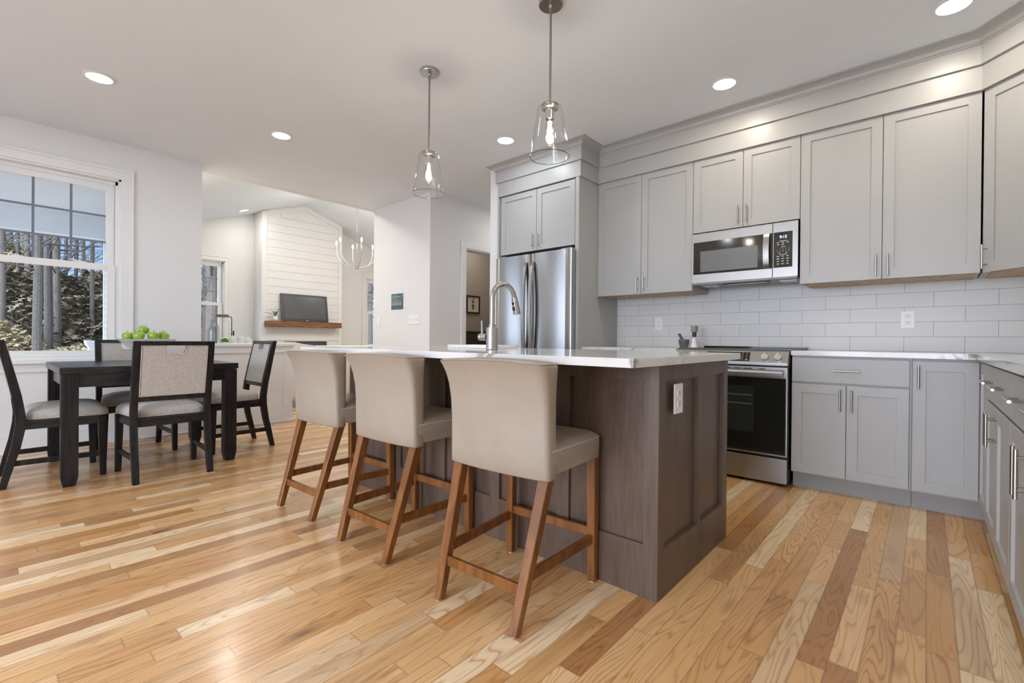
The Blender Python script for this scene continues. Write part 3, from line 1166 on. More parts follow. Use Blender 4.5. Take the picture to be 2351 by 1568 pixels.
t = thing('tray', 'flat white tray lying on the island top behind the faucet', 'tray', (-2.25, 2.2, .9142))
tr = MB().box(-2.46, -2.015, 2.10, 2.33, .9144, .923, .003)
tr.box(-2.46, -2.015, 2.32, 2.33, .92, .934, .002).box(-2.46, -2.015, 2.10, 2.11, .92, .934, .002)
tr.box(-2.46, -2.45, 2.10, 2.33, .92, .934, .002).box(-2.025, -2.015, 2.10, 2.33, .92, .934, .002)
tr.build('tray_body', 'porcelain', t)

# ------------------------------------------------------------------ refrigerator
t = thing('refrigerator', 'stainless french-door fridge in the grey surround', 'refrigerator', (-2.81, 3.8, 0))
MB().box(-3.262, -2.384, 3.497, 4.18, .02, 1.762).build('body', 'black_plastic', t)
MB().box(-3.25, -2.395, 3.45, 3.52, .0, .06).build('toe_grille', 'black_plastic', t)


def bowed(x0, x1, z0, z1, yf, yb, bow):
    """door with a gently bowed front"""
    n = 14
    f = []
    for i in range(n + 1):
        u = i / n
        e_ = min(u, 1 - u)
        rnd = .008 * max(0, 1 - e_ / .03) ** 2
        f.append((x0 + (x1 - x0) * u, yf - bow * (1 - (2 * u - 1) ** 2) + rnd))
    return MB().prism(f + [(x1, yb), (x0, yb)], z0, z1, 'z')


for x0, x1, hx in ((-3.268, -2.819, -2.862), (-2.812, -2.354, -2.778)):
    d = bowed(x0, x1, .70, 1.785, 3.424, 3.49, .004).build('door', 'steel_fridge', t, angle=40)
    prof = []
    for k in range(25):
        v = k / 24
        z = .80 + .905 * v
        y = 3.405 - .048 * math.sin(PI * v) ** .6 if 0 < v < 1 else 3.405
        prof.append((y, z))
    prof = [(3.42, .80)] + prof + [(3.42, 1.705)] + [(y + .022, z) for y, z in prof[::-1][1:-1]]
    MB().prism(prof, hx - .0165, hx + .0165, 'x', .002).build('handle', 'steel', d, angle=30)
d = bowed(-3.268, -2.354, .065, .69, 3.424, 3.49, .004).build('freezer_drawer', 'steel_fridge', t, angle=40)
MB().tube([(-3.15, 3.385, .62), (-2.47, 3.385, .62)], .014, 12).tube([(-3.13, 3.385, .62), (-3.13, 3.424, .62)], .01, 8).tube([(-2.49, 3.385, .62), (-2.49, 3.424, .62)], .01, 8).build('handle', 'steel', d)
hg = MB()
for x in (-3.22, -2.43):
    hg.box(x - .05, x + .06, 3.45, 3.56, 1.775, 1.80, .006)
hg.build('hinge_cover', 'grey_plastic', t)
Fb = frame((-2.484, 3.4215, 1.703), (1, 0, 0), (0, -1, 0))
bd = MB(Fb).lathe([(.001, .003), (.015, .003), (.0165, .002), (.0165, -.002)], (0, 0, 0), 28)
bd = bd.build('round_badge', 'logo_grey', t)


def swirl_badge(M, r, mat, parent):
    """ring with two looping script strokes"""
    b = MB(M)
    b.tube([(r * math.cos(a), r * math.sin(a), .0036) for a in [k * 2 * PI / 28 for k in range(29)]], r * .045, 6)
    for sx in (-1, 1):
        b.tube([(sx * r * (.32 + .22 * math.cos(a)), r * .45 * math.sin(a), .0036) for a in [k * 1.7 * PI / 16 for k in range(17)]], r * .05, 6)
    return b.build('script_emblem', mat, parent)


swirl_badge(Fb, .0145, 'nickel_dark', bd)

# ------------------------------------------------------------------ range
t = thing('range', 'stainless slide-in range with black glass oven door', 'stove', (-1.068, 3.85, 0))
RX0, RX1 = -1.449, -.6885
MB().box(RX0 + .002, RX1 - .002, 3.575, 4.19, .02, .905).build('body', 'black_plastic', t)
ck = MB().box(RX0 - .003, RX1 + .003, 3.60, 4.196, .9145, .9225, .002)
ck.box(RX0 - .001, RX1 + .001, 4.14, 4.20, .922, .934, .003)
ck.build('cooktop', 'black_glass', t)
# sloping control panel
MB().prism([(3.532, .822), (3.512, .812), (3.512, .830), (3.548, .905), (3.60, .921), (3.62, .921), (3.62, .812)][1:], RX0, RX1, 'x', .002).build('control_panel', 'steel', t)
cpan = [o for o in t.children if o.name.startswith('control_panel')][0]
nv = Vector((0, -(.905 - .830), .036)).normalized()
FPN = Matrix(((1, 0, 0, 0), (0, .036 / .0832, nv.y, 3.530), (0, .075 / .0832, nv.z, .8675), (0, 0, 0, 1)))   # u, slope-up, out
for x in (-1.390, -1.311, -.826, -.747):
    k = MB(FPN).lathe([(.001, 0), (.024, 0), (.024, .006), (.0225, .012), (.0215, .022), (.001, .0225)], (x, -.005, 0), 28)
    k.box(x - .004, x + .004, -.026, .021, .020, .032, .002)
    k = k.build('knob', 'knob_metal', cpan)
    MB(FPN).box(x + .005, x + .009, .028, .032, 0, .0008).build('indicator_mark', 'shadow_gap', cpan)
dp = MB(FPN).box(-1.215, -.922, -.035, .034, 0, .0012).build('touch_display', 'microwave_glass', cpan)
texts([(ch, .011, FPN @ Matrix.Translation((-.995 + c_ * .026, .022 - r * .0155, .0016)))
       for r, row in enumerate(('123', '456', '789', ' 0 ')) for c_, ch in enumerate(row) if ch != ' '], 'key_digits', 'mark_white', cpan)
kb = MB(FPN)
for x in (-1.028, -.943):
    kb.box(x - .008, x + .008, -.027, -.024, .0012, .0016).box(x - .006, x + .006, -.0225, -.0205, .0012, .0016)
for x in (-1.19, -1.15, -1.11, -1.07):
    for z in (.018, .0, -.018):
        kb.box(x - .010, x + .010, z - .002, z + .002, .0012, .0016)
kb.build('key_marks', 'mark_white', cpan)
MB(FPN).box(-1.21, -.93, .0335, .0355, 0, .0014).build('panel_trim', 'knob_metal', cpan)
d = MB()
d.box(RX0 + .004, RX1 - .004, 3.532, 3.57, .725, .800, .004)
d.box(RX0 + .004, RX0 + .02, 3.536, 3.57, .205, .73, .003).box(RX1 - .014, RX1 - .004, 3.536, 3.57, .205, .73, .003)
d.box(RX0 + .004, RX1 - .004, 3.54, 3.57, .20, .215, .002)
d = d.build('oven_door', 'steel', t)
MB().box(RX0 + .012, RX1 - .013, 3.534, 3.565, .212, .727, .002).build('door_glass', 'black_glass', d)
wn2 = MB().box(-1.345, -.895, 3.5325, 3.534, .345, .665)
wn2.build('oven_window', 'oven_window_glass', d)
rk = MB()
for z in (.54, .60):
    rk.tube([(-1.335, 3.5322, z), (-.905, 3.5322, z)], .0016, 6)
    for k in range(15):
        rk.tube([(-1.32 + k * .028, 3.5322, z), (-1.32 + k * .028, 3.5322, z + .006)], .001, 5)
rk.build('oven_rack', 'nickel_dark', d)
vt = MB()
for x, w_ in ((-1.09, .045), (-1.03, .05), (-.965, .055), (-.865, .038), (-1.25, .05)):
    vt.box(x, x + w_, 3.5305, 3.534, .783, .789)
vt.build('vent_slots', 'shadow_gap', d)
hb = MB().prism([(3.492, .737), (3.488, .742), (3.486, .762), (3.490, .776), (3.502, .781), (3.506, .776), (3.500, .760), (3.502, .742), (3.498, .736)], RX0 + .03, RX1 - .025, 'x', .001)
for x in (RX0 + .05, RX1 - .045):
    hb.box(x - .012, x + .012, 3.498, 3.535, .745, .772, .003)
hb.build('handle', 'steel', d, angle=30)
MB().box(RX0 + .004, RX1 - .004, 3.534, 3.57, .022, .186, .003).build('storage_drawer', 'steel', t)
ft = MB()
for x in (RX0 + .04, RX1 - .04):
    ft.tube([(x, 3.60, 0), (x, 3.60, .03)], .014, 10)
    ft.tube([(x, 4.1, 0), (x, 4.1, .03)], .014, 10)
ft.build('levelling_feet', 'black_plastic', t)

# ------------------------------------------------------------------ microwave
t = thing('microwave', 'stainless over-the-range microwave showing 9:15', 'microwave', (-1.06, 4.0, 1.43))
MX0, MX1, MZ0, MZ1, MY = -1.434, -.688, 1.438, 1.834, 3.80
MB().box(MX0 + .003, MX1 - .003, MY + .03, YB - .012, MZ0 + .002, MZ1).build('body', 'black_plastic', t)
FM = frame((0, MY + .03, 0), (1, 0, 0), (0, -1, 0))
seam = -.849
d = MB(FM).box(MX0, seam - .001, MZ0, MZ1, 0, .03, .004).build('door', 'steel', t)
MB(FM).box(MX0 + .013, seam - .002, MZ0 + .068, MZ1 - .071, .029, .0312, .001).build('door_glass', 'microwave_glass', d)
MB(FM).box(-1.366, -.947, 1.524, 1.688, .0308, .0318, .0004).build('viewing_window', 'microwave_mesh', d)
M0 = MB(FM)
prof = []
for k in range(17):
    v = k / 16
    prof.append((.040 + .030 * math.sin(PI * v) ** .5, MZ0 + .068 + .258 * v))
ring = [(n_, z) for n_, z in prof] + [(n_ - .018, z) for n_, z in prof[::-1]]
vs = []
M0._add([(-.904, z, n_) for n_, z in ring] + [(-.866, z, n_) for n_, z in ring],
        [tuple(range(len(ring))), tuple(range(len(ring), 2 * len(ring)))] + [(i, (i + 1) % len(ring), len(ring) + (i + 1) % len(ring), len(ring) + i) for i in range(len(ring))])
M0.build('handle', 'steel', d, angle=30)
cp_ = MB(FM).box(seam + .001, MX1, MZ0, MZ1, 0, .03, .004).build('control_side', 'steel', t)
MB(FM).box(-.842, -.722, MZ0 + .070, MZ1 - .071, .029, .0312, .001).build('keypad', 'microwave_glass', cp_)
MB(FM).box(-.817, -.744, 1.708, 1.744, .0308, .0316).build('clock_window', 'black_glass', cp_)
texts([('9:15', .028, FM @ Matrix.Translation((-.780, 1.726, .0318)))], 'clock_digits', 'digit_glow', cp_)
texts([(ch, .010, FM @ Matrix.Translation((-.818 + c_ * .0185, 1.640 - r * .014, .0315)))
       for r, row in enumerate(('12345', '67890')) for c_, ch in enumerate(row)], 'key_digits', 'mark_white', cp_)
kb = MB(FM)
rr_ = random.Random(3)
for z, a, b_ in ((1.698, -.806, -.756), (1.655, -.794, -.766), (1.600, -.804, -.756)):
    kb.box(a, b_, z - .0016, z + .0016, .0312, .0317)
for z, xs in ((1.687, (-.815, -.783, -.752)), (1.672, (-.811, -.783)), (1.612, (-.805, -.760)), (1.588, (-.813, -.783, -.752)), (1.570, (-.813, -.783, -.752)), (1.552, (-.813, -.783, -.752)), (1.534, (-.813, -.783, -.752))):
    for x in xs:
        w_ = rr_.uniform(.006, .010)
        kb.box(x - w_, x + w_, z + .0008, z + .003, .0312, .0317).box(x - w_ * .8, x + w_ * .8, z - .003, z - .0008, .0312, .0317)
kb.build('key_marks', 'mark_white', cp_)
lb = frame((-1.068, MY, 1.80), (1, 0, 0), (0, -1, 0))
bd = MB(lb).lathe([(.001, .0012), (.012, .0012), (.0128, .0006), (.0128, -.001)], (0, 0, 0), 24).build('round_badge', 'steel', d)
swirl_badge(lb @ Matrix.Translation((0, 0, -.0022)), .0115, 'knob_metal', bd)
un = MB().box(MX0 + .004, MX1 - .004, MY + .004, YB - .02, MZ0 - .012, MZ0 + .004, .003)
un.build('underside', 'grey_plastic', t)
fl = MB()
for x in (-1.385, -.825):
    fl.box(x, x + .11, MY + .10, MY + .24, MZ0 - .017, MZ0 - .011, .002)
fl.build('grease_filter', 'nickel', t)
sl = MB().box(-1.22, -.88, MY + .06, MY + .10, MZ0 - .0135, MZ0 - .0115).box(-1.20, -.90, MY + .15, MY + .19, MZ0 - .0135, MZ0 - .0115)
sl.build('vent_slot', 'shadow_gap', t)
MB().box(-1.19, -.91, MY + .115, MY + .14, MZ0 - .016, MZ0 - .011, .001).build('light_strip', 'nickel', t)

# ------------------------------------------------------------------ mortar and pestle, mill
t = thing('mortar', 'dark grey stone mortar on the worktop left of the range', 'mortar', (-1.563, 3.98, .914))
MB().lathe([(.001, .9145), (.030, .9145), (.031, .92), (.034, .93), (.041, .95), (.0435, .965), (.0435, .985), (.041, .987), (.038, .984), (.036, .965), (.028, .94), (.001, .932)], (-1.563, 3.98, 0), 32).build('bowl', 'stone_dark', t)
tag(MB().tube([(-1.552, 3.978, .945), (-1.565, 3.979, .968), (-1.592, 3.98, 1.01), (-1.604, 3.98, 1.03), (-1.607, 3.98, 1.034)], [.013, .0125, .0115, .012, .008], 16).build('pestle', 'stone_dark'),
    'dark stone pestle leaning in the mortar', 'pestle')
t = thing('pepper_mill', 'two-ended salt and pepper mill, white below and grey-capped above', 'pepper mill', (-1.478, 3.99, .914))
MB().lathe([(.001, .9145), (.032, .9145), (.0325, .925), (.029, .945), (.0205, .965), (.0195, .995), (.001, .995)], (-1.478, 3.99, 0), 28).build('white_body', 'porcelain', t)
MB().lathe([(.001, .995), (.0205, .995), (.021, 1.004), (.0195, 1.008), (.001, 1.008)], (-1.478, 3.99, 0), 28).build('glass_collar', 'clear_glass', t)
MB().lathe([(.001, 1.008), (.0165, 1.008), (.018, 1.05), (.001, 1.05)], (-1.478, 3.99, 0), 24).build('peppercorns', 'pepper_brown', t)
MB().lathe([(.001, 1.05), (.026, 1.05), (.0275, 1.06), (.030, 1.10), (.029, 1.103), (.001, 1.103)], (-1.478, 3.99, 0), 28).build('cap', 'grey_plastic', t)

# ------------------------------------------------------------------ counter stools
def make_stool():
    """local: x across, y towards the island, origin under the seat centre"""
    t = thing('counter_stool', '', 'bar stool', (0, 0, 0), 'taupe counter stools at the island')

    def leg(xb, yb, xt, yt, zt, w0=.030, w1=.042):
        m = MB()
        a, c_ = w0 / 2, w1 / 2
        m.hexa([(xb - a, yb - a, .004), (xb + a, yb - a, .004), (xb + a, yb + a, .004), (xb - a, yb + a, .004)],
               [(xt - c_, yt - c_, zt), (xt + c_, yt - c_, zt), (xt + c_, yt + c_, zt), (xt - c_, yt + c_, zt)], .0025)
        o = m.build('leg', 'stool_wood', t)
        MB().tube([(xb, yb, 0), (xb, yb, .006)], .011, 10).build('glide', 'white_plastic', o)
        return o
    # seat spans y -.20 .. .205 ; rear feet kick back
    R = [(-.176, -.296, -.203, -.148), (.176, -.296, .203, -.148)]
    Fq = [(-.208, .180, -.205, .178), (.208, .180, .205, .178)]
    for q in R: leg(q[0], q[1], q[2], q[3], .51, .032, .044)
    for q in Fq: leg(q[0], q[1], q[2], q[3], .53, .032, .040)

    def at_z(q, z, zt=.52):
        f = z / zt
        return (q[0] + (q[2] - q[0]) * f, q[1] + (q[3] - q[1]) * f)

    def bar(p, q, z0, z1, w=.018, hgt=.036):
        d = (Vector((*q, 0)) - Vector((*p, 0))).normalized()
        nn = Vector((-d.y, d.x, 0)) * w / 2
        A, B = Vector((*p, z0)), Vector((*q, z1))
        up_ = Vector((0, 0, hgt / 2))
        m = MB().hexa([A - nn - up_, B - nn - up_, B + nn - up_, A + nn - up_], [A - nn + up_, B - nn + up_, B + nn + up_, A + nn + up_], .002)
        return m.build('stretcher', 'stool_wood', t)
    bar(at_z(R[0], .135), at_z(R[1], .135), .135, .135)
    bar(at_z(Fq[0], .20), at_z(Fq[1], .20), .20, .20)
    bar(at_z(R[0], .175), at_z(Fq[0], .175), .175, .175)
    bar(at_z(R[1], .175), at_z(Fq[1], .175), .175, .175)

    # seat: rounded cushion with a welted edge
    m = MB()
    hx, ya, yb_, zb, zs, zt = .231, -.185, .202, .505, .588, .622
    def corner(r, n=5):
        pts = []
        for cx, cy, a0 in ((hx - r, yb_ - r, 0), (-hx + r, yb_ - r, PI / 2), (-hx + r, ya + r, PI), (hx - r, ya + r, 1.5 * PI)):
            for k in range(n + 1):
                a = a0 + k * PI / 2 / n
                pts.append((cx + r * math.cos(a), cy + r * math.sin(a)))
        return pts
    base = corner(.03)
    cx0, cy0 = 0, (ya + yb_) / 2
    levels = [(1.0, zb), (1.0, zb + .02), (1.012, zb + .05), (1.005, zs - .006), (.995, zs), (.975, zs + .008), (.9, zs + .018), (.7, zs + .028), (.4, zt - .002), (.05, zt)]
    rings = []
    for sc, z in levels:
        rings.append([m.bm.verts.new((cx0 + (x - cx0) * sc, cy0 + (y - cy0) * sc, z)) for x, y in base])
    n = len(base)
    for a, b_ in zip(rings[:-1], rings[1:]):
        for i in range(n):
            m.bm.faces.new((a[i], a[(i + 1) % n], b_[(i + 1) % n], b_[i]))
    m.bm.faces.new(rings[-1])
    m.bm.faces.new(rings[0][::-1])
    s = m.build('seat', 'leather', t, angle=60)
    wl_ = MB()
    ring = [(cx0 + (x - cx0) * 1.003, cy0 + (y - cy0) * 1.003, zs - .002) for x, y in base]
    wl_.tube(ring + ring[:1], .0022, 6)
    wl_.build('seam', 'leather_light', s, angle=60)

    # back: thick upholstered solid, leaning back and spreading towards the top
    lv2 = [(.486, .228, -.184, -.128), (.492, .233, -.190, -.125), (.56, .232, -.193, -.125), (.66, .230, -.196, -.125), (.74, .231, -.202, -.125), (.80, .234, -.214, -.125),
           (.85, .239, -.231, -.125), (.880, .243, -.247, -.126), (.893, .243, -.257, -.128), (.900, .238, -.260, -.135), (.904, .226, -.252, -.15)]

    def back_ring(z, hw_, yr, yf, top=False):
        r = min(.035, (yf - yr) * .3)
        pts = []
        for k in range(13):
            s_ = -1 + k / 6
            pts.append(((hw_ - r) * s_, yr - .014 * (1 - s_ * s_)))
        for k in range(1, 5):
            q = k * PI / 8
            pts.append((hw_ - r + r * math.sin(q), yr + r - r * math.cos(q)))
        for k in range(5):
            q = k * PI / 8
            pts.append((hw_ - r + r * math.cos(q), yf - r + r * math.sin(q)))
        for k in range(1, 12):
            s_ = 1 - k / 6
            pts.append(((hw_ - r) * s_, yf - .03 * (1 - s_ * s_)))
        for k in range(5):
            q = PI / 2 + k * PI / 8
            pts.append((-hw_ + r + r * math.cos(q), yf - r + r * math.sin(q)))
        for k in range(4):
            q = PI + k * PI / 8
            pts.append((-hw_ + r + r * math.cos(q), yr + r + r * math.sin(q)))
        return [(x, y, z - .010 * (x / hw_) ** 2 * max(0, (z - .8) / .1)) for x, y in pts]
    m = MB()
    rings = [[m.bm.verts.new(p) for p in back_ring(*q)] for q in lv2]
    n = len(rings[0])
    for a, b_ in zip(rings[:-1], rings[1:]):
        for i in range(n):
            m.bm.faces.new((a[i], a[(i + 1) % n], b_[(i + 1) % n], b_[i]))
    m.bm.faces.new(rings[-1])
    m.bm.faces.new(rings[0][::-1])
    bk_ = m.build('backrest', 'leather', t, angle=70)
    wl_ = MB()
    rp = back_ring(.8955, .2425, -.2575, -.128)
    wl_.tube(rp + rp[:1], .0016, 6)
    wl_.build('seam', 'leather_dark', bk_, angle=60)
    return t


paint('leather_light', (.60, .545, .47), .5, .02)
paint('leather_dark', (.20, .16, .12), .6, .02)
stool = make_stool()
SY = 1.435
stools = [(-1.197, 'taupe leather counter stool nearest the camera, at the right end of the row'),
          (-1.925, 'taupe leather counter stool in the middle of the row'),
          (-2.612, 'taupe leather counter stool at the far left end of the row')]
for i, (x, lab) in enumerate(stools):
    o = stool if i == 0 else copy_tree(stool)
    o.location = (x, SY, 0)
    o.rotation_euler = (0, 0, math.radians((4.0, 2.5, 2.5)[i]))
    o['label'] = lab

# ------------------------------------------------------------------ dining table and chairs
TX0, TX1, TY0, TY1, TZ = -5.095, -4.095, .312, 1.338, .768
t = thing('dining_table', 'square black-stained wooden dining table by the window', 'dining table', ((TX0 + TX1) / 2, (TY0 + TY1) / 2, 0))
MB().box(TX0, TX1, TY0, TY1, TZ - .043, TZ, .002).build('tabletop', 'black_oak_flat', t)
ap = MB()
ap.box(TX0 + .03, TX1 - .03, TY0 + .03, TY0 + .05, .635, TZ - .044).box(TX0 + .03, TX1 - .03, TY1 - .05, TY1 - .03, .635, TZ - .044)
ap.box(TX0 + .03, TX0 + .05, TY0 + .05, TY1 - .05, .635, TZ - .044).box(TX1 - .05, TX1 - .03, TY0 + .05, TY1 - .05, .635, TZ - .044)
ap.build('apron', 'black_oak_flat', t)
for x in (TX0 + .048, TX1 - .048):
    for y in (TY0 + .05, TY1 - .05):
        m = MB().hexa([(x - .030, y - .030, 0), (x + .030, y - .030, 0), (x + .030, y + .030, 0), (x - .030, y + .030, 0)],
                      [(x - .042, y - .042, .06), (x + .042, y - .042, .06), (x + .042, y + .042, .06), (x - .042, y + .042, .06)], .002)
        m.box(x - .042, x + .042, y - .042, y + .042, .06, TZ - .046, .002)
        m.build('leg', 'black_oak', t)


def make_chair():
    """local: faces +y, origin on the floor under the seat"""
    t = thing('dining_chair', '', 'dining chair', (0, 0, 0), 'black dining chairs around the square table')
    side = [(-.272, 0), (-.245, .12), (-.214, .25), (-.195, .37), (-.192, .44), (-.205, .55), (-.238, .72), (-.284, .940)]
    dep = [.034, .040, .045, .048, .048, .045, .042, .036]
    for sx in (-1, 1):
        m = MB()
        poly = [(y - d / 2, z) for (y, z), d in zip(side, dep)] + [(y + d / 2, z) for (y, z), d in list(zip(side, dep))[::-1]]
        m.prism(poly, sx * .231, sx * .193, 'x', .003)
        m.build('leg', 'black_oak', t)
    for sx in (-1, 1):
        m = MB().hexa([(sx * .232 - .017, .190, 0), (sx * .232 + .017, .190, 0), (sx * .232 + .017, .224, 0), (sx * .232 - .017, .224, 0)],
                      [(sx * .226 - .023, .178, .415), (sx * .226 + .023, .178, .415), (sx * .226 + .023, .226, .415), (sx * .226 - .023, .226, .415)], .003)
        m.build('leg', 'black_oak', t)
        m = MB().hexa([(sx * .208 - .009, -.222, .135), (sx * .208 + .009, -.222, .135), (sx * .228 + .009, .195, .135), (sx * .228 - .009, .195, .135)],
                      [(sx * .208 - .009, -.222, .168), (sx * .208 + .009, -.222, .168), (sx * .228 + .009, .195, .168), (sx * .228 - .009, .195, .168)], .002)
        m.build('stretcher', 'black_oak', t)
    m = MB()
    for sx in (-1, 1):
        m.hexa([(sx * .205 - .01, -.19, .362), (sx * .205 + .01, -.19, .362), (sx * .228 + .01, .2, .362), (sx * .228 - .01, .2, .362)],
               [(sx * .205 - .01, -.19, .418), (sx * .205 + .01, -.19, .418), (sx * .228 + .01, .2, .418), (sx * .228 - .01, .2, .418)], .002)
    m.box(-.21, .21, .195, .215, .362, .418, .002).box(-.19, .19, -.205, -.185, .362, .418, .002)
    m.build('seat_rail', 'black_oak_flat', t)

    def yb(z):
        for (y0, z0), (y1, z1) in zip(side[:-1], side[1:]):
            if z0 <= z <= z1:
                return y0 + (y1 - y0) * (z - z0) / (z1 - z0)
        return side[-1][0]

    def slant(u0, u1, z0, z1, d0, d1, b=.002):
        """board following the slope of the back posts"""
        return ([(u0, yb(z0) + d0, z0), (u1, yb(z0) + d0, z0), (u1, yb(z0) + d1, z0), (u0, yb(z0) + d1, z0)],
                [(u0, yb(z1) + d0, z1), (u1, yb(z1) + d0, z1), (u1, yb(z1) + d1, z1), (u0, yb(z1) + d1, z1)], b)
    MB().hexa(*slant(-.193, .193, .911, .940, -.018, .018)).build('top_rail', 'black_oak_flat', t)
    MB().hexa(*slant(-.193, .193, .533, .564, -.018, .018)).build('bottom_rail', 'black_oak_flat', t)
    # upholstered pad with a notch in its top edge
    out = [(-.190, .566), (.190, .566), (.190, .910), (.058, .910), (.058, .852), (-.058, .852), (-.058, .910), (-.190, .910)]
    m = MB()
    vs, fs = m._add([(x, yb(z) - .022, z) for x, z in out] + [(x, yb(z) + .022, z) for x, z in out],
                    [tuple(range(8))[::-1], tuple(range(8, 16))] + [(i, (i + 1) % 8, 8 + (i + 1) % 8, 8 + i) for i in range(8)])
    bmesh.ops.bevel(m.bm, geom=list({e_ for f in fs for e_ in f.edges}), offset=.007, segments=3, affect='EDGES')
    pad = m.build('back_pad', 'linen', t, angle=50)
    for q in (-.0215, .0215):
        w_ = MB()
        ring = [(x * (1 - .012) if abs(x) > .1 else x * 1.06, yb(z) + q, z + (.003 if z < .65 else -.003)) for x, z in out]
        w_.tube(ring + ring[:1], .0032, 6)
        w_.build('piping', 'linen', pad, angle=60)
    MB().hexa(*slant(-.05, .05, .846, .856, -.016, .016, .001)).build('handhold_rail', 'black_oak_flat', t)
    # cushion
    m = MB()
    def ringpts(inset, z):
        pts = []
        n = 6
        yf, yr, wf, wr, r = .236, -.165, .246, .205, .045
        cs = [(wf - r, yf - r, 0), (-wf + r, yf - r, PI / 2), (-wr + r, yr + r, PI), (wr - r, yr + r, 1.5 * PI)]
        for cx, cy, a0 in cs:
            for k in range(n + 1):
                a = a0 + k * PI / 2 / n
                pts.append(((cx + r * math.cos(a)) * (1 - inset), (cy + r * math.sin(a) - .03) * (1 - inset) + .03, z))
        return pts
    lv = [(.03, .419), (.0, .425), (-.012, .438), (-.008, .455), (.02, .470), (.10, .486), (.28, .500), (.55, .509), (.95, .512)]
    rg = [[m.bm.verts.new(p) for p in ringpts(i_, z)] for i_, z in lv]
    n = len(rg[0])
    for a, b_ in zip(rg[:-1], rg[1:]):
        for i in range(n):
            m.bm.faces.new((a[i], a[(i + 1) % n], b_[(i + 1) % n], b_[i]))
    m.bm.faces.new(rg[-1])
    m.bm.faces.new(rg[0][::-1])
    cu = m.build('seat', 'linen', t, angle=60)
    w_ = MB()
    rp = ringpts(-.004, .427)
    w_.tube(rp + rp[:1], .0035, 6)
    w_.build('piping', 'linen', cu, angle=60)
    return t


chair = make_chair()
for i, (x, y, deg, lab) in enumerate((
        (-4.135, .868, 90, 'black dining chair with its linen back towards the camera, in front of the table'),
        (-4.555, .345, 0, 'black dining chair cut off by the left edge of the photo, facing right'),
        (-5.02, .850, -90, 'black dining chair on the far side of the table, in front of the window'),
        (-4.63, 1.452, 180, 'black dining chair in front of the half wall, at the right end of the table'))):
    o = chair if i == 0 else copy_tree(chair)
    o.location = (x, y, 0)
    o.rotation_euler = (0, 0, math.radians(deg))
    o['label'] = lab

# fruit bowl
BX, BY, BZ = -4.6, .845, TZ
t = thing('fruit_bowl', 'white square flared bowl on the dining table', 'bowl', (BX, BY, BZ))
m = MB()


def sq(h, z, r=.012):
    pts = []
    for sx, sy, a0 in ((1, 1, 0), (-1, 1, PI / 2), (-1, -1, PI), (1, -1, 1.5 * PI)):
        for k in range(4):
            a = a0 + k * PI / 6
            pts.append((BX + sx * (h - r) + r * math.cos(a), BY + sy * (h - r) + r * math.sin(a), z))
    return pts


zt_ = .952
lv = [(.055, BZ + .0005), (.055, BZ + .02), (.048, BZ + .05), (.058, BZ + .075), (.154, zt_ - .012), (.162, zt_), (.153, zt_), (.06, BZ + .10), (.01, BZ + .095)]
rg = [[m.bm.verts.new(p) for p in sq(h, z)] for h, z in lv]
n = len(rg[0])
for a, b_ in zip(rg[:-1], rg[1:]):
    for i in range(n):
        m.bm.faces.new((a[i], a[(i + 1) % n], b_[(i + 1) % n], b_[i]))
m.bm.faces.new(rg[-1])
m.bm.faces.new(rg[0][::-1])
m.build('bowl_body', 'porcelain', t, angle=30)


def make_apple():
    t = thing('green_apple', '', 'apple', (0, 0, 0), 'green apples in the white bowl')
    pr_ = []
    for k in range(15):
        a = PI * k / 14
        r = .0375 * math.sin(a) ** .85 * (1 + .07 * math.cos(a * 1.0 + PI))
        z = -.035 * math.cos(a) + (.010 * math.exp(-((r / .012) ** 2)) * (1 if a < .6 else -1 if a > 2.4 else 0))
        pr_.append((max(r, .0001), z))
    MB().lathe(pr_, (0, 0, .036), 24).build('flesh', 'apple_green', t, angle=80)
    MB().tube([(0, 0, .06), (.002, 0, .07), (.006, .001, .080)], [.0012, .0012, .0016], 6).build('stem', 'bark', t)
    return t


apple = make_apple()
aps = [(-.03, -.106, .936, .3, 'green apple at the far left of the bowl'),
       (.05, -.055, .940, .2, 'large green apple at the front left of the bowl'),
       (-.01, -.030, .987, 1.2, 'topmost green apple of the pile'),
       (.058, .030, .940, 2.2, 'green apple at the front middle of the bowl'),
       (-.075, -.034, .938, .5, 'green apple half hidden in the middle of the pile'),
       (-.065, .045, .938, 2.9, 'green apple at the back of the bowl, right of the middle'),
       (.02, .103, .938, 1.0, 'round green apple at the right of the bowl'),
       (-.055, .124, .945, 1.7, 'green apple barely showing at the far right of the bowl')]
for i, (dx, dy, z, rz, lab) in enumerate(aps):
    o = apple if i == 0 else copy_tree(apple)
    o.location = (BX + dx, BY + dy, z)
    o.rotation_euler = (.25 * math.sin(rz * 3), .3 * math.cos(rz * 5), rz)
    o['label'] = lab

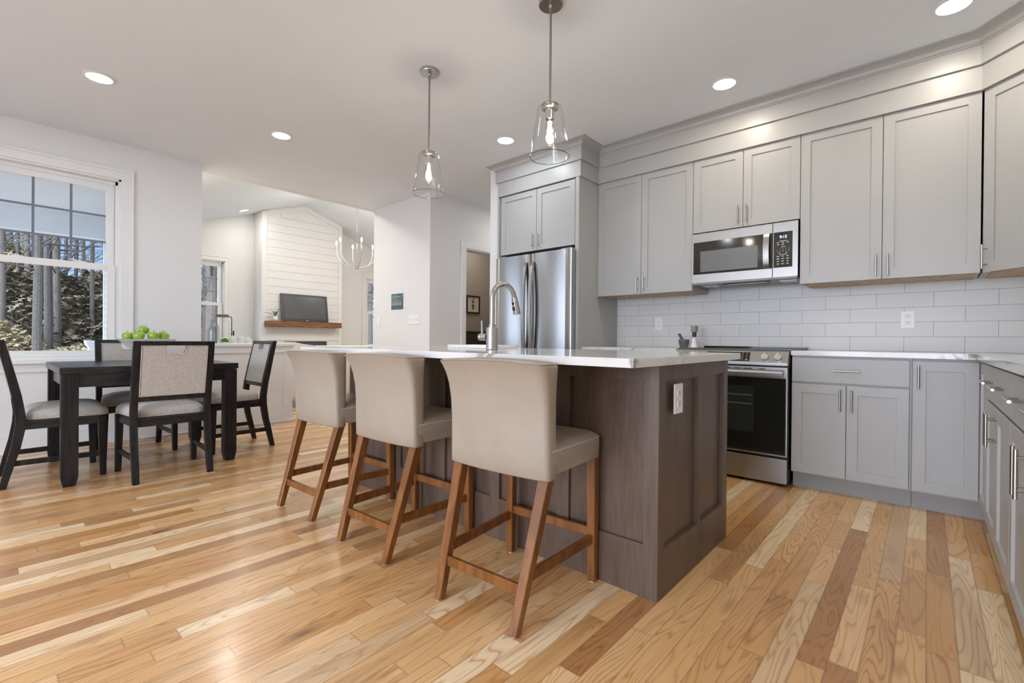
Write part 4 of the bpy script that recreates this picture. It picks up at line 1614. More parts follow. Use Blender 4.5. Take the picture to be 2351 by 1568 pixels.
# ------------------------------------------------------------------ pendants
def pendant(x, y, label):
    t = thing('pendant_light', label, 'pendant light', (x, y, H), 'glass pendants over the island')
    MB().lathe([(.001, H - .0005), (.064, H - .0005), (.064, H - .014), (.061, H - .020), (.012, H - .021), (.009, H - .036), (.001, H - .036)], (x, y, 0), 36).build('canopy', 'nickel', t)
    MB().tube([(x, y, H - .03), (x, y, 2.205)], .0062, 14).tube([(x, y, H - .06), (x, y, H - .025)], .0085, 14).build('rod', 'nickel_dark', t)
    MB().lathe([(.001, 2.208), (.044, 2.207), (.0445, 2.200), (.040, 2.199), (.040, 2.193), (.0445, 2.192), (.0445, 2.182), (.030, 2.176), (.001, 2.176)], (x, y, 0), 32).build('cap', 'nickel', t)
    MB().lathe([(.001, 2.178), (.0235, 2.178), (.0235, 2.130), (.0215, 2.128), (.001, 2.128)], (x, y, 0), 24).build('socket', 'chrome', t)
    b = MB().lathe([(.012, 2.130), (.0135, 2.118), (.022, 2.100), (.0275, 2.080), (.027, 2.066), (.019, 2.046), (.008, 2.036), (.0005, 2.034)], (x, y, 0), 24).build('bulb', 'clear_glass', t, angle=80)
    f = MB()
    for k in range(4):
        a = k * PI / 2 + .5
        f.tube([(x + .008 * math.cos(a), y + .008 * math.sin(a), 2.118), (x + .006 * math.cos(a + .6), y + .006 * math.sin(a + .6), 2.046)], .0022, 6)
    f.build('filament', 'bulb_glow', b)
    sh = MB().lathe([(.030, 2.1955), (.054, 2.194), (.0625, 2.188), (.066, 2.175), (.068, 2.15), (.0995, 1.936), (.1015, 1.930), (.1045, 1.930), (.1050, 1.936), (.0715, 2.15), (.0695, 2.177), (.065, 2.191), (.055, 2.1985), (.030, 2.199)], (x, y, 0), 48)
    sh = sh.build('glass_shade', 'clear_glass', t, angle=50)
    rm = MB().tube([(x + .1025 * math.cos(a), y + .1025 * math.sin(a), 1.931) for a in [k * 2 * PI / 48 for k in range(49)]], .0022, 8, False)
    rm.build('rim', 'glass_rim', sh, angle=60)
    l = D.lights.new('pendant_lamp', 'POINT')
    l.energy = 4
    l.color = (1, .84, .64)
    l.shadow_soft_size = .02
    lo = D.objects.new('pendant_lamp', l)
    COL.objects.link(lo)
    lo.parent = t
    lo.location = (0, 0, 2.08 - H)


pendant(-1.493, 1.965, 'clear glass pendant hanging nearest the camera, top cut by the frame')
pendant(-2.479, 1.946, 'clear glass pendant farther from the camera')

# ------------------------------------------------------------------ recessed ceiling lights
def downlight(x, y, z, label, tilt=0.0, power=None, col=(1, .95, .88)):
    t = thing('recessed_light', label, 'ceiling light', (x, y, z), 'round recessed ceiling lights')
    m = MB().lathe([(.070, -.001), (.088, -.001), (.0885, -.004), (.084, -.007), (.071, -.009), (.070, -.004)], (0, 0, 0), 40, close=True)
    a = m.build('trim_ring', 'trim_white')
    b = MB().lathe([(.0005, -.0065), (.0705, -.0065), (.0705, -.003), (.0005, -.003)], (0, 0, 0), 40).build('lens', 'lamp_lens')
    l = D.lights.new('recessed_lamp', 'AREA')
    l.shape = 'DISK'
    l.size = .13
    l.energy = LAMP_W if power is None else power
    l.color = col
    lo = D.objects.new('recessed_lamp', l)
    COL.objects.link(lo)
    lo.location = (0, 0, -.0075)
    for o in (a, b, lo):
        o.parent = t
    t.rotation_euler = (tilt, 0, 0)


WARM = (1, .89, .72)
for x, y, lab, col in ((-4.255, .513, 'round recessed light above the dining table, nearest the window', None),
                       (-4.241, 1.714, 'round recessed light between the window wall and the far pendant', None),
                       (-2.813, 3.059, 'round recessed light in front of the fridge surround', None),
                       (-1.058, 3.361, 'round recessed light above the range', WARM),
                       (.087, 3.355, 'round recessed light above the corner worktop, cut by the top of the photo', WARM)):
    downlight(x, y, H, lab, col=col or (.86, .94, 1), power=6.0 if x > -2 else None)
for x, y in ((-4.25, -.9), (-2.6, -.9), (-1.0, -.6), (-.2, 1.6), (-2.6, -2.6), (-.6, -2.4)):  # extra lamps out of view, added to light the kitchen
    downlight(x, y, H, 'round recessed light added out of view to brighten the kitchen', col=WARM if x > -1.5 else (.86, .94, 1))
zc_ = lambda y: H + SLOPE * (y - YE)
downlight(-9.30, 3.11, zc_(3.11) - .001, 'recessed light in the sloping living room ceiling', math.atan(SLOPE), 7)
for x, y in ((-6.1, 1.9), (-6.1, 3.9)):  # extra hidden lamps, added to light the living room
    downlight(x, y, zc_(y) - .001, 'recessed light added out of view to brighten the living room', math.atan(SLOPE), 26)
downlight(-7.0, 5.9, H + SLOPE * (YL1 - 5.9) - .001, 'unseen recessed light added in the right-hand living room ceiling slope', -math.atan(SLOPE), 16)  # one more hidden lamp, added for living room brightness
downlight(-3.95, 4.9, H, 'round recessed light in the hall ceiling', 0, 6)
downlight(-5.15, 5.2, H, 'round recessed light in the powder room ceiling', 0, 6)

# ------------------------------------------------------------------ things on the partition and in the powder room
FP_ = frame((0, YP, 0), (1, 0, 0), (0, -1, 0))
t = thing('wall_sign', 'small dark slate notice with pale lettering on the partition', 'sign', (-5.15, YP, 1.45))
MB(FP_).box(-5.279, -5.019, 1.35, 1.556, .0005, .005, .001).build('sign_board', 'sign_slate', t)
ln = MB(FP_)
for z, x1, h in ((1.494 + .025, -5.095, .004), (1.503, -5.035, .0016), (1.491, -5.16, .0016), (1.472, -5.04, .0016), (1.461, -5.115, .0016),
                 (1.441, -5.05, .003), (1.425, -5.05, .0026), (1.411, -5.055, .0026)):
    x = -5.272
    rg_ = random.Random(int(z * 1000))
    while x < x1:
        w_ = min(rg_.uniform(.012, .03), x1 - x)
        ln.box(x, x + w_, z - h, z + h, .005, .0056)
        x += w_ + .005
ln.build('lettering', 'sign_text', t)
ln = MB(FP_)
x = -5.272
while x < -5.15:
    ln.box(x, x + .022, 1.533, 1.542, .005, .0056)
    x += .026
ln.box(-5.052, -5.023, 1.515, 1.548, .005, .0056)
ln.build('blue_heading', 'sign_blue', t)


def switch(label, M, u, v, gangs, w):
    t = thing('light_switch', label, 'light switch', tuple(M @ Vector((u, v, 0))))
    MB(M).box(u - w / 2, u + w / 2, v - .059, v + .059, 0, .006, .002).build('cover_plate', 'white_plastic', t)
    for k in range(gangs):
        x = u + (k - (gangs - 1) / 2) * .046
        up_ = 1 if k != 0 else -1
        MB(M).hexa([(x - .005, v - .012, .005), (x + .005, v - .012, .005), (x + .005, v + .012, .005), (x - .005, v + .012, .005)],
                   [(x - .004, v - .004 - .006 * up_, .017), (x + .004, v - .004 - .006 * up_, .017), (x + .004, v + .004 - .006 * up_, .017), (x - .004, v + .004 - .006 * up_, .017)], .001).build('toggle', 'white_plastic', t)


switch('white four-gang light switch plate below the slate notice', FP_, -4.79, 1.212, 4, .208)
switch('white single light switch at the left edge of the partition', FP_, -5.573, 1.198, 1, .074)

PX = XO + .01
t = thing('framed_picture', 'small dark-framed insect print on the beige wall beyond the doorway', 'picture', (PX, 5.42, 1.56))
FW = frame((PX, 0, 0), (0, 1, 0), (1, 0, 0))
py0, py1, pz0, pz1 = 5.265, 5.572, 1.405, 1.703
m = MB(FW)
for q in ((py0, py0 + .024, pz0, pz1), (py1 - .024, py1, pz0, pz1), (py0 + .024, py1 - .024, pz0, pz0 + .024), (py0 + .024, py1 - .024, pz1 - .024, pz1)):
    m.box(q[0], q[1], q[2], q[3], .001, .022, .002)
m.build('frame', 'frame_brown', t)
pp = MB(FW).box(py0 + .02, py1 - .02, pz0 + .02, pz1 - .02, .002, .008).build('print', 'paper', t)
cxp, czp = (py0 + py1) / 2, 1.56
bd = MB(FW)
for z, w_, h in ((czp + .062, .011, .010), (czp + .036, .017, .020), (czp - .045, .020, .052)):
    bd.ball((cxp, z, .008), 1, 16, 10, (w_, h, .002))
bd.build('insect_body', 'insect_dark', pp)
bs = MB(FW)
for k in range(4):
    bs.ball((cxp, czp - .015 - k * .018, .0095), 1, 12, 8, (.017 - k * .002, .004, .0015))
bs.build('insect_stripes', 'insect_brown', pp)
lg = MB(FW)
for sx in (-1, 1):
    for pts in (((.012, .04), (.04, .055), (.072, .062)), ((.012, .035), (.045, .040), (.07, .048)), ((.015, .02), (.045, .012), (.068, .005)),
                ((.014, .0), (.035, -.015), (.065, -.022)), ((.012, -.01), (.035, -.04), (.052, -.085)), ((.006, .07), (.024, .09), (.03, .105)), ((.004, .07), (.012, .095), (.010, .12))):
        lg.tube([(cxp + sx * a, czp + b_, .0085) for a, b_ in pts], .0016, 5)
lg.build('insect_legs', 'insect_dark', pp)

# floor register by the half wall
t = thing('floor_register', 'wooden floor register grille by the half wall', 'floor vent', (-5.42, 1.77, 0))
m = MB()
m.box(-5.485, -5.355, 1.62, 1.635, .0005, .005).box(-5.485, -5.355, 1.905, 1.92, .0005, .005)
m.box(-5.485, -5.468, 1.62, 1.92, .0005, .005).box(-5.372, -5.355, 1.62, 1.92, .0005, .005).box(-5.426, -5.414, 1.62, 1.92, .0005, .005)
for k in range(16):
    m.box(-5.47, -5.37, 1.642 + k * .0165, 1.650 + k * .0165, .0005, .0045)
m.build('grille', 'maple_tan', t)
MB().box(-5.48, -5.36, 1.625, 1.915, .0001, .0008).build('duct_shadow', 'shadow_gap', t)

# ------------------------------------------------------------------ on the half-wall cap
CZ1 = .9025
t = thing('candle_jar', 'small glass jar with pink flower print on the half-wall cap', 'jar', (-5.65, 1.511, CZ1))
MB().lathe([(.001, CZ1), (.026, CZ1), (.031, CZ1 + .01), (.033, CZ1 + .05), (.030, CZ1 + .10), (.024, CZ1 + .135), (.021, CZ1 + .145), (.020, CZ1 + .145), (.022, CZ1 + .13), (.028, CZ1 + .09), (.030, CZ1 + .05), (.001, CZ1 + .008)], (-5.65, 1.511, 0), 28).build('glass', 'clear_glass', t)
fl = MB()
rq = random.Random(5)
for k in range(46):
    a, h = rq.uniform(0, 2 * PI), rq.uniform(.02, .12)
    fl.ball((-5.65 + .022 * math.cos(a) * rq.uniform(.3, 1), 1.511 + .022 * math.sin(a) * rq.uniform(.3, 1), CZ1 + h), rq.uniform(.004, .008), 8, 6)
fl.build('petals', 'flower_pink', t)
MB().lathe([(.001, CZ1 + .004), (.026, CZ1 + .004), (.029, CZ1 + .018), (.001, CZ1 + .02)], (-5.65, 1.511, 0), 20).build('moss_layer', 'moss_green', t)

t = thing('glass_bottle', 'large clear ribbed glass bottle on the half-wall cap', 'bottle', (-5.65, 1.598, CZ1))
pr_ = [(.001, CZ1 + .0), (.050, CZ1 + .0)]
for k in range(14):
    pr_ += [(.0520 if k % 2 else .0535, CZ1 + .006 + k * .010)]
pr_ += [(.050, CZ1 + .155), (.038, CZ1 + .185), (.023, CZ1 + .21), (.018, CZ1 + .235), (.0165, CZ1 + .285), (.019, CZ1 + .29), (.019, CZ1 + .302), (.016, CZ1 + .302),
        (.0145, CZ1 + .28), (.016, CZ1 + .235), (.021, CZ1 + .209), (.036, CZ1 + .183), (.048, CZ1 + .153), (.050, CZ1 + .01), (.001, CZ1 + .006)]
MB().lathe(pr_, (-5.65, 1.598, 0), 36).build('bottle_body', 'bottle_glass', t, angle=25)
hnd = MB().tube([(-5.65, 1.616, CZ1 + .245), (-5.65, 1.630, CZ1 + .235), (-5.65, 1.640, CZ1 + .20), (-5.65, 1.652, CZ1 + .16), (-5.65, 1.655, CZ1 + .04)], .003, 8)
hnd.build('wire_bail', 'nickel_dark', t)


def tuft_ball(c, r, n, mat, name, parent, flat=.85, seed=1, size=.012):
    """ball of short pointed blades growing outwards"""
    rg_ = random.Random(seed)
    m = MB().ball(c, r * .86, 18, 10, (1, 1, flat))
    for k in range(n):
        z = rg_.uniform(-.35, 1)
        a = rg_.uniform(0, 2 * PI)
        q = math.sqrt(max(0, 1 - z * z))
        d = Vector((q * math.cos(a), q * math.sin(a), z * flat))
        p = Vector(c) + d * r * .85
        t1 = d.cross(Vector((0, 0, 1)) if abs(z) < .9 else Vector((1, 0, 0))).normalized()
        s_ = size * rg_.uniform(.6, 1.2)
        tip = p + d * r * .22 + t1 * rg_.uniform(-.3, .3) * s_
        m._add([tuple(p - t1 * s_ * .3), tuple(p + t1 * s_ * .3), tuple(tip)], [(0, 1, 2)])
    return m.build(name, mat, parent, smooth=False)


t = thing('moss_ball', 'green moss ball in a low white dish on the half-wall cap', 'plant', (-5.65, 1.712, CZ1))
MB().lathe([(.001, CZ1), (.028, CZ1), (.036, CZ1 + .012), (.034, CZ1 + .014), (.001, CZ1 + .008)], (-5.65, 1.712, 0), 24).build('dish', 'porcelain', t)
tuft_ball((-5.65, 1.712, CZ1 + .028), .041, 500, 'moss_green', 'moss', t, .7)

# ------------------------------------------------------------------ living room
XFP = -9.6
t = thing('fireplace_wall', 'white shiplap chimney breast with a linear fireplace', 'fireplace', (-9.8, 4.362, 0))
FY0, FY1 = 3.535, 5.185
gz = lambda y: H + SLOPE * ((y - YE) if y < RIDGE_Y else (YL1 - y)) - .004
ins = (3.94, 4.868, .50, .912)
FF = frame((XFP - .02, 0, 0), (0, 1, 0), (1, 0, 0))
core = MB().prism([(FY0, 0), (FY1, 0), (FY1, gz(FY1)), (RIDGE_Y, gz(RIDGE_Y)), (FY0, gz(FY0))], XL + .002, XFP - .19, 'x')
core.box(XFP - .19, XFP - .021, FY0, ins[0], 0, 3.35).box(XFP - .19, XFP - .021, ins[1], FY1, 0, 3.35)
core.box(XFP - .19, XFP - .021, ins[0], ins[1], 0, ins[2]).box(XFP - .19, XFP - .021, ins[0], ins[1], ins[3], 3.35)
core.prism([(FY0, 3.35), (FY1, 3.35), (FY1, gz(FY1)), (RIDGE_Y, gz(RIDGE_Y)), (FY0, gz(FY0))], XFP - .19, XFP - .021, 'x')
core.build('chimney_breast', 'shiplap_white', t)
bd = MB()
z = .155
i = 0
while z < 3.62:
    za, zb = z + .002, min(z + .1525 - .002, 3.66)
    z += .1525
    a, b_ = FY0 + .095, FY1 - .085
    lo_ = max(a, YE + (zb - H) / SLOPE + .09)
    hi_ = min(b_, YL1 - (zb - H) / SLOPE - .09)
    if hi_ - lo_ < .05:
        break
    if za < ins[3] and zb > ins[2]:
        if zb > ins[3]:
            bd.box(XFP - .02, XFP - .008, lo_, hi_, ins[3], zb, .001)
        bd.box(XFP - .02, XFP - .008, lo_, ins[0] - .02, za, zb, .001).box(XFP - .02, XFP - .008, ins[1] + .02, hi_, za, zb, .001)
    else:
        bd.box(XFP - .02, XFP - .008, lo_, hi_, za, zb, .001)
bd.build('shiplap_boards', 'shiplap_white', t)
tr = MB(FF)
tr.box(FY0, FY0 + .093, 0, gz(FY0), 0, .018, .002).box(FY1 - .083, FY1, 0, gz(FY1), 0, .018, .002)
tr.hexa([(FY0 + .09, gz(FY0 + .09) - .10, 0), (RIDGE_Y, gz(RIDGE_Y) - .10, 0), (RIDGE_Y, gz(RIDGE_Y), 0), (FY0 + .09, gz(FY0 + .09), 0)],
        [(FY0 + .09, gz(FY0 + .09) - .10, .017), (RIDGE_Y, gz(RIDGE_Y) - .10, .017), (RIDGE_Y, gz(RIDGE_Y), .017), (FY0 + .09, gz(FY0 + .09), .017)])
tr.hexa([(RIDGE_Y, gz(RIDGE_Y) - .10, 0), (FY1 - .08, gz(FY1 - .08) - .10, 0), (FY1 - .08, gz(FY1 - .08), 0), (RIDGE_Y, gz(RIDGE_Y), 0)],
        [(RIDGE_Y, gz(RIDGE_Y) - .10, .017), (FY1 - .08, gz(FY1 - .08) - .10, .017), (FY1 - .08, gz(FY1 - .08), .017), (RIDGE_Y, gz(RIDGE_Y), .017)])
tr.build('corner_trim', 'shiplap_white', t)
fb = MB().box(XFP - .188, XFP - .15, ins[0] + .004, ins[1] - .004, ins[2] + .004, ins[3] - .004)
fb.build('firebox', 'black_plastic', t)
fg = MB(FF)
fg.box(ins[0] - .02, ins[0] + .012, ins[2] - .02, ins[3], -.02, .022, .002).box(ins[1] - .012, ins[1] + .02, ins[2] - .02, ins[3], -.02, .022, .002)
fg.box(ins[0], ins[1], ins[2] - .02, ins[2] + .012, -.02, .022, .002).box(ins[0], ins[1], ins[3] - .008, ins[3], -.02, .012)
fg.build('fireplace_frame', 'shiplap_white', t)
MB(FF).box(ins[0] + .012, ins[1] - .012, ins[2] + .012, ins[3] - .008, -.03, -.026).build('fireplace_glass', 'screen_grey', t)

t = thing('mantel_shelf', 'chunky brown wooden mantel beam on the shiplap wall', 'mantel', (-9.5, 4.36, 1.18))
MB().box(XFP - .007, -9.38, 3.59, 5.07, 1.185, 1.298, .005).build('beam', 'mantel_wood', t)

TVX, TVY, TVZ = -9.47, 4.345, 1.306
t = thing('television', 'flat grey-black television leaning on the wooden mantel', 'television', (TVX, TVY, TVZ))
FT = frame((TVX, TVY, TVZ), (0, 1, 0), (1, 0, 0))
W2 = .475
tb = MB(FT).box(-W2, W2, 0, .555, -.04, 0, .006).build('bezel', 'tv_bezel', t)
sc_ = MB(FT).box(-W2 + .052, W2 - .052, .045, .512, -.001, .0015).build('screen', 'screen_grey', tb)
MB(FT).box(-W2 + .040, W2 - .040, .034, .523, -.001, .0008).build('screen_surround', 'black_plastic', tb)
MB(FT).box(.0, .042, .012, .022, -.001, .0012).build('maker_mark', 'mark_white', tb)
t.rotation_euler = (0, math.radians(-9), 0)

t = thing('potted_plant', 'small spiky plant in a round white pot on the mantel', 'plant', (-9.47, 3.74, 1.2985))
MB().lathe([(.001, 1.2985), (.030, 1.2985), (.042, 1.315), (.046, 1.34), (.040, 1.368), (.030, 1.382), (.026, 1.38), (.034, 1.362), (.038, 1.34), (.001, 1.33)], (-9.47, 3.74, 0), 28).build('pot', 'porcelain', t)
rq = random.Random(9)
lf = MB()
for k in range(26):
    a, l_, el_ = rq.uniform(0, 2 * PI), rq.uniform(.05, .09), rq.uniform(.1, 1.3)
    c0 = Vector((-9.47, 3.74, 1.385 + rq.uniform(0, .07)))
    d = Vector((math.cos(a) * math.cos(el_), math.sin(a) * math.cos(el_), math.sin(el_)))
    s_ = d.cross(Vector((0, 0, 1))).normalized() * .012
    mid = c0 + d * l_ * .5
    lf._add([tuple(c0), tuple(mid + s_), tuple(c0 + d * l_), tuple(mid - s_)], [(0, 1, 2, 3)])
lf.build('leaves', 'leaf_green', t, smooth=False)
bl_ = MB()
for pts in (((3.74, 1.39), (3.69, 1.43), (3.60, 1.45), (3.49, 1.455)), ((3.74, 1.40), (3.77, 1.47), (3.80, 1.52), (3.84, 1.55)), ((3.74, 1.40), (3.71, 1.45), (3.68, 1.48), (3.655, 1.50))):
    bl_.tube([(-9.46, y, z) for y, z in pts], [.006, .0055, .004, .0008], 6)
bl_.build('long_blades', 'leaf_dark', t)

# armchair, floor lamp, sofa, rug, chandelier
t = thing('armchair', 'pale grey-green channel-backed armchair in the living room', 'armchair', (-8.9, 2.93, 0))
m = MB()
for k in range(4):
    y0 = 2.755 + k * .122
    top = .99 - (.022 if k in (0, 3) else 0)
    m.tube([(-9.06, y0, .40), (-9.08, y0, .70), (-9.11, y0, top - .06), (-9.115, y0, top - .025), (-9.12, y0, top - .005), (-9.12, y0, top)], [.072, .074, .074, .066, .045, .015], 20)
m.build('channel_back', 'chair_velvet', t, angle=60)
MB().box(-9.05, -8.48, 2.66, 3.20, .30, .45, .05).build('seat', 'chair_velvet', t, angle=60)
for yy in (2.66, 3.19):
    MB().box(-9.08, -8.55, yy - .045, yy + .045, .28, .60, .04).build('arm', 'chair_velvet', t, angle=60)
for x in (-9.0, -8.55):
    for y in (2.70, 3.15):
        MB().tube([(x, y, .0125), (x, y, .31)], [.012, .02], 10).build('leg', 'stool_wood', t)

t = thing('floor_lamp', 'black pharmacy floor lamp behind the armchair', 'floor lamp', (-9.35, 2.97, 0))
MB().lathe([(.001, 0), (.11, 0), (.11, .012), (.02, .025), (.001, .025)], (-9.35, 2.97, 0), 32).build('base', 'black_plastic', t)
MB().tube([(-9.35, 2.97, .02), (-9.35, 2.97, 1.09)], .008, 10).tube([(-9.35, 2.97, 1.02), (-9.35, 2.97, 1.085)], .013, 10).build('pole', 'black_plastic', t)
pts = [(-9.35, 2.94, .96), (-9.35, 2.94, 1.30)] + [(-9.35, 2.94 - .045 * (1 - math.cos(a)), 1.30 + .045 * math.sin(a)) for a in (.5, 1.0, PI / 2)] + [(-9.35, 2.86, 1.345)]
MB().tube(pts, .007, 10).tube([(-9.35, 2.985, 1.03), (-9.35, 2.925, 1.03)], .007, 8).build('arm', 'black_plastic', t)
m = MB()
m._add([(x, y, z) for y in (2.70, 2.875) for x, z in ((-9.41, 1.325), (-9.40, 1.36), (-9.37, 1.375), (-9.33, 1.375), (-9.30, 1.36), (-9.29, 1.325))],
       [(0, 1, 2, 3, 4, 5), (6, 7, 8, 9, 10, 11)] + [(i, (i + 1) % 6, 6 + (i + 1) % 6, 6 + i) for i in range(6)])
m.build('lamp_shade', 'black_plastic', t)
MB().tube([(-9.35, 2.82, 1.325), (-9.35, 2.82, 1.27)], .002, 6).ball((-9.35, 2.82, 1.268), .006, 8, 6).build('pull_chain', 'nickel', t)

t = thing('sofa', 'cream upholstered sofa beyond the half wall', 'sofa', (-6.6, 3.0, 0))
MB().box(-6.72, -6.50, 2.55, 4.4, .12, .86, .05).build('backrest', 'sofa_cream', t, angle=60)
MB().box(-7.42, -6.70, 2.58, 4.4, .12, .46, .05).build('seat', 'sofa_cream', t, angle=60)
m = MB()
m._add([(x, y, z) for x in (-6.735, -6.485) for y, z in ((2.50, .70), (2.50, .905), (2.56, .915), (2.82, .913), (2.93, .888), (3.04, .872), (3.10, .862), (3.10, .70))],
       [tuple(range(8)), tuple(range(8, 16))] + [(i, (i + 1) % 8, 8 + (i + 1) % 8, 8 + i) for i in range(8)])
m.build('throw', 'throw_white', t, angle=30)
for x in (-7.38, -6.56):
    for y in (2.62, 4.34):
        MB().tube([(x, y, 0), (x, y, .13)], .022, 10).build('leg', 'black_oak', t)

tag(MB().box(-9.2, -7.55, 1.9, 4.9, .0005, .012, .004).build('area_rug', 'rug_blue'), 'pale blue area rug on the living room floor', 'rug')

CX_, CY_, CZ_ = -7.53, 4.345, 2.205
t = thing('chandelier', 'six-arm brushed nickel candle chandelier in the living room', 'chandelier', (CX_, CY_, CZ_))
MB().lathe([(.001, CZ_ - .01), (.03, CZ_ - .01), (.035, CZ_), (.035, CZ_ + .03), (.001, CZ_ + .035)], (CX_, CY_, 0), 20).build('hub', 'nickel', t)
MB().tube([(CX_, CY_, CZ_ + .02), (CX_, CY_, CZ_ + .62)], .006, 10).build('stem', 'nickel', t)
zt2 = gz(CY_) + .003
ch = MB()
z = CZ_ + .62
k = 0
while z < zt2 - .06:
    r_ = [(.010 * math.cos(a), .020 * math.sin(a)) for a in [i * PI / 5 for i in range(11)]]
    ch.tube([(CX_ + (p if k % 2 else 0), CY_ + (0 if k % 2 else p), z + .02 + q) for p, q in r_], .0022, 5)
    z += .034
    k += 1
ch.build('chain', 'nickel', t)
MB().lathe([(.001, zt2 - .005), (.06, zt2 - .005), (.06, zt2 - .03), (.02, zt2 - .055), (.001, zt2 - .055)], (CX_, CY_, 0), 24).build('canopy', 'nickel', t)
for k in range(6):
    a = YAW + k * PI / 3
    dx, dy = math.cos(a), math.sin(a)
    prf = [(.02, .005), (.10, .012), (.20, .045), (.29, .115), (.345, .205), (.362, .30)]
    ar = MB().tube([(CX_ + dx * r_, CY_ + dy * r_, CZ_ + z_) for r_, z_ in prf], .005, 8).build('arm', 'nickel', t)
    MB().lathe([(.001, CZ_ + .30), (.012, CZ_ + .30), (.011, CZ_ + .305), (.0095, CZ_ + .31), (.0095, CZ_ + .40), (.001, CZ_ + .40)], (CX_ + dx * .362, CY_ + dy * .362, 0), 14).build('candle_sleeve', 'nickel', ar)
    MB().lathe([(.001, CZ_ + .40), (.010, CZ_ + .405), (.0165, CZ_ + .43), (.013, CZ_ + .455), (.004, CZ_ + .478), (.0005, CZ_ + .482)], (CX_ + dx * .362, CY_ + dy * .362, 0), 14).build('bulb', 'bulb_glow_soft', ar, angle=80)
l = D.lights.new('chandelier_lamp', 'POINT')
l.energy = 32
l.color = (1, .93, .84)
l.shadow_soft_size = .3
lo = D.objects.new('chandelier_lamp', l)
COL.objects.link(lo)
lo.parent = t
lo.location = (0, 0, .45)

# ------------------------------------------------------------------ porch and yard
struct('ground', MB().box(-90, 8, -60, 70, -1.0, -.55), 'yard')
struct('ground_bounce', MB().box(-7, 12, -40, YR - .16, -.545, -.12), 'snow')  # unseen snow slab added to bounce daylight up onto the ceiling
struct('porch_floor', MB().box(-10.3, XWO - .001, -6, YE - .16, -.55, -.05), 'porch_white')
pc = MB()
for k in range(60):
    pc.box(-10.25 + k * .075, -10.25 + k * .075 + .071, -6, YE - .151, 2.865, 2.885)
pc.box(-10.3, XWO - .001, -6, YE - .15, 2.885, 2.92)
struct('ceiling_porch', pc, 'porch_white')
pb = MB().box(-10.28, -10.08, -6, YE - .151, 2.555, 2.87)
struct('trim_3', pb, 'porch_white')
sd = MB()
z = -.5
while z < 2.86:
    sd.hexa([(XL - .15, YE - .152, z), (XWO, YE - .152, z), (XWO, YE - .176, z), (XL - .15, YE - .176, z)],
            [(XL - .15, YE - .152, min(z + .112, 2.86)), (XWO, YE - .152, min(z + .112, 2.86)), (XWO, YE - .160, min(z + .112, 2.86)), (XL - .15, YE - .160, min(z + .112, 2.86))])
    z += .108
struct('wall_siding', sd, 'siding')
struct('trim_4', MB().box(XL - .18, XL - .06, YE - .19, YE - .15, -.5, 2.86).box(XL - .18, XL - .15, YE - .19, YE - .05, -.5, 2.86), 'porch_white')
# roofs keep the sun off the rooms
struct('ceiling_roof', MB().box(XO - .1, XR + .4, YR - .5, YL1 + .4, 2.95, 3.05), 'house_grey')

t = thing('porch_pedestal', 'white capped porch pedestal outside the window', 'pedestal', (-9.94, 1.175, -.05))
MB().box(-10.05, -9.83, 1.085, 1.265, -.05, .80).build('shaft', 'porch_white', t)
MB().hexa([(-10.06, 1.075, .80), (-9.82, 1.075, .80), (-9.82, 1.275, .80), (-10.06, 1.275, .80)], [(-10.08, 1.045, .87), (-9.79, 1.045, .87), (-9.79, 1.28, .87), (-10.08, 1.28, .87)]).box(-10.08, -9.79, 1.045, 1.28, .87, .90).build('cap', 'porch_white', t)

t = thing('neighbour_house', 'low grey building with a snowy roof among the trees', 'building', (-40, 7, -.55))
MB().box(-43, -36, 2.2, 11, -.55, .55).build('wall', 'house_grey', t)
MB().prism([(1.8, .5), (11.4, .5), (6.6, 1.0)], -43.4, -35.6, 'x').build('roof', 'roof_snow', t)


def branchy(name, label, x, y, h, r, seed, mat, nb, group, lean=0, twig=True):
    rg_ = random.Random(seed)
    t = thing(name, label, 'tree', (x, y, -.55), group)
    m = MB()
    pts, rs = [], []
    for k in range(9):
        f = k / 8
        pts.append((x + lean * f * h + rg_.uniform(-.06, .06) * f * 2, y + rg_.uniform(-.06, .06) * f * 2, -.55 + h * f))
        rs.append(r * (1 - .72 * f))
    m.tube(pts, rs, 10)
    m.build('trunk', mat, t)
    b = MB()
    for k in range(nb):
        f = rg_.uniform(.22, .98)
        i_ = min(7, int(f * 8))
        p = Vector(pts[i_]).lerp(Vector(pts[i_ + 1]), f * 8 - i_)
        a = rg_.uniform(0, 2 * PI)
        l_ = h * rg_.uniform(.10, .24) * (1.15 - f * .6)
        up_ = rg_.uniform(.1, .9)
        q1 = p + Vector((math.cos(a), math.sin(a), up_)) * l_ * .5
        q2 = q1 + Vector((math.cos(a + rg_.uniform(-.5, .5)), math.sin(a + rg_.uniform(-.5, .5)), up_ + rg_.uniform(-.1, .5))) * l_ * .5
        br = r * .28 * (1.1 - f * .7)
        b.tube([p, q1, q2], [br, br * .6, br * .15], 5)
        if twig:
            for w_ in range(4):
                s0 = q1.lerp(q2, rg_.random())
                s1 = s0 + Vector((rg_.uniform(-1, 1), rg_.uniform(-1, 1), rg_.uniform(-.2, 1))) * l_ * .35
                b.tube([s0, s1], [br * .4, br * .1], 4)
    b.build('branches', mat, t)
    return t


